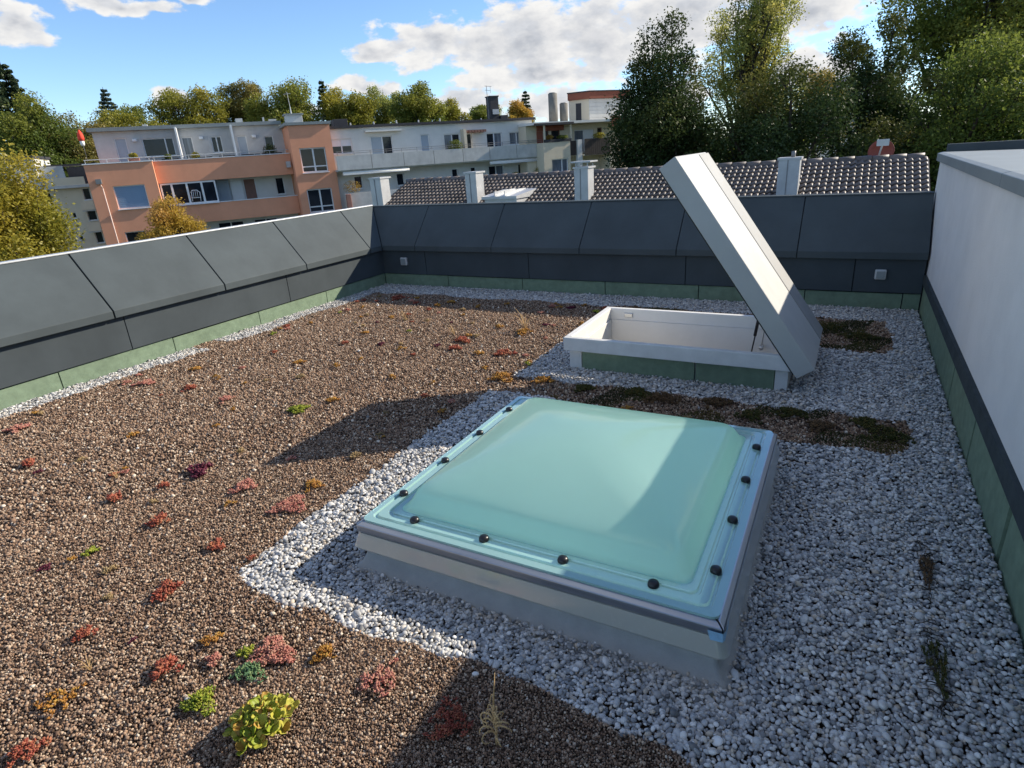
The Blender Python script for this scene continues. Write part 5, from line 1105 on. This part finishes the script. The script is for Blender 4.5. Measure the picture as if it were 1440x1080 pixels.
# thin moss carpet creeping between the cushions: nobody could count its shoots
rgm = np.random.RandomState(5); mx_, my_ = grid(-2.2, 0.45, 3.5, 6.5, 0.011, rgm, 0.9)
dens_ = vnoise(mx_, my_, 5.0, 8) + 0.8 * vnoise(mx_, my_, 14.0, 9)
k = bmask(mx_, my_) & (mx_ > -1.9) & (dens_ > 0.15) & ((my_ < 4.2) | (my_ > 5.5)); mx_, my_ = mx_[k], my_[k]; n_ = len(mx_)
mo = bpy.data.objects.new('moss_carpet', sedum_mesh(np.stack([mx_, my_, rgm.uniform(0.0, 0.012, n_)], 1), np.stack([rgm.normal(0, .5, n_), rgm.normal(0, .5, n_), np.ones(n_)], 1), rgm.uniform(0.006, 0.012, n_), np.clip(0.35 + 0.4 * vnoise(mx_, my_, 9, 4), 0, 1), SM['moss'], 'moss_carpet')); COL.objects.link(mo)
tag(mo, 'thin dark moss carpet on the shaded beds around the hatch', 'moss', kind='stuff')
# many small seedlings scattered over the bed: alike, so they share labels
rs = random.Random(21); small = {}
for c in ('red', 'orange', 'pink', 'green', 'purple', 'tan'):
    small[c] = [cushion(rs.uniform(0.03, 0.05), rs.uniform(0.02, 0.035), rs.choice((36, 45, 63)), 0.0125, 200 + k_ + len(c) * 7, SM[c], 'sedum_seedling') for k_ in range(4)]
LAB = {'red': 'small red sedum seedling scattered in the brown granulate', 'orange': 'small orange-brown sedum seedling scattered in the brown granulate', 'pink': 'small pink sedum seedling scattered in the brown granulate', 'green': 'small green sedum seedling scattered in the brown granulate', 'purple': 'small purple sedum seedling scattered in the brown granulate', 'tan': 'small dry tan sedum seedling scattered in the brown granulate'}
cnt = 0
while cnt < 125:
    x, y = rs.uniform(-5.65, -0.3), 0.35 + 6.05 * rs.random() ** 0.8
    ax, ay = np.array([x]), np.array([y])
    if in_gravel(ax, ay)[0] or blocked(ax, ay)[0] or not in_view(ax, ay, mg=0.0)[0] or any((x - q[0]) ** 2 + (y - q[1]) ** 2 < 0.03 for q in named): continue
    if x > -2.2 and rs.random() < 0.5: continue
    c = rs.choices(('red', 'orange', 'pink', 'green', 'purple', 'tan'), (18, 38, 16, 5, 6, 22))[0]
    plant('sedum_seedling', LAB[c], 'sedum', x, y, rs.choice(small[c]), 'sedum seedlings, ' + c, rs.uniform(0, 6.28), rs.uniform(0.5, 0.95) * (1.0 + 0.06 * y)); cnt += 1
# dry curled stalk in the foreground
M['straw'] = mat('straw', (0.50, 0.33, 0.15), 0.8, 0.2, 20)
dk = tag(empty('dry_stalk', (-0.775, 1.13, 0)), 'dry straw-coloured stalk with curled leaves at the bottom edge', 'dry plant')
MB().path([(0, 0, -0.01), (0.003, 0.002, 0.07), (-0.004, 0.01, 0.15), (0.004, 0.02, 0.27)], [0.0045, 0.0038, 0.003, 0.0012], 6).build('stem', M['straw'], dk, True)
for k_ in range(16):
    a = rs.uniform(0, 6.28); z_ = rs.uniform(0.01, 0.15); pts = []; cr = rs.uniform(0.012, 0.026); tw_ = rs.uniform(3.2, 5.4); x0_ = rs.uniform(0.0, 0.008)
    for i in range(11):
        t_ = i / 10; g_ = t_ * tw_; rr_ = x0_ + cr * (1 - math.cos(g_)) + 0.006 * t_; pts.append((rr_ * math.cos(a + t_ * 0.5), rr_ * math.sin(a + t_ * 0.5), max(0.002, z_ + cr * math.sin(g_) * 0.9)))
    MB().path(pts, [0.0034 - 0.0018 * i / 10 for i in range(11)], 5).build('curled_leaf', M['straw'], dk, True)
# grass blades at the far shadow edge, fallen straws, withered weeds in the gravel
gb = MB()
for k_ in range(14):
    a = rs.uniform(0, 6.28); l_ = rs.uniform(0.10, 0.26); t_ = rs.uniform(0.2, 0.9); gb.path([(0, 0, 0), (math.cos(a) * l_ * t_ * 0.4, math.sin(a) * l_ * t_ * 0.4, l_ * 0.6), (math.cos(a) * l_ * t_, math.sin(a) * l_ * t_, l_ * 0.85)], [0.003, 0.0025, 0.0008], 4)
g1 = tag(gb.build('grass_tuft', M['straw']), 'straw-coloured grass tuft at the edge of the far shadow', 'grass', 'dry grass tufts in the bed'); g1.location = (-2.79, 5.32, 0)
for x, y, s_, lab in ((-4.35, 5.35, 0.6, 'pale grass tuft left in the far bed'), (-3.42, 4.95, 0.6, 'pale grass tuft left of the middle red clump'), (-3.75, 1.7, 0.35, 'tiny straw tuft in the left foreground bed'), (-2.3, 0.75, 0.3, 'tiny straw tuft at the lower left')):
    c = g1.copy(); COL.objects.link(c); c.location = (x, y, 0); c.scale = (s_, s_, s_); c['label'] = lab
for x, y, r_, lab, sd in ((0.43, 2.02, 0.05, 'dark withered weed lying in the right gravel', 1), (0.44, 2.55, 0.04, 'rusty withered weed in the right gravel beside the wall', 2)):
    e = tag(empty('withered_weed', (x, y, 0.004)), lab, 'weed', 'withered weeds in the right gravel'); rq = random.Random(sd)
    b = MB()
    for k_ in range(26): 
        yy = rq.uniform(-0.22, 0.22); a = rq.uniform(0, 6.28); l_ = rq.uniform(0.02, 0.06); b.path([(rq.gauss(0, 0.012), yy, 0.004), (math.cos(a) * l_ * 0.5, yy + math.sin(a) * l_ * 0.5, 0.016), (math.cos(a) * l_, yy + math.sin(a) * l_, 0.008)], [0.002, 0.002, 0.0008], 4)
    b.build('twigs', M['bark'], e)
    o = bpy.data.objects.new('moss', cushion(r_, 0.012, 200, 0.007, sd + 300, SM['moss' if sd == 1 else 'mossbrown'], 'moss')); COL.objects.link(o); o.parent = e; o.scale = (0.7, 3.2, 1)
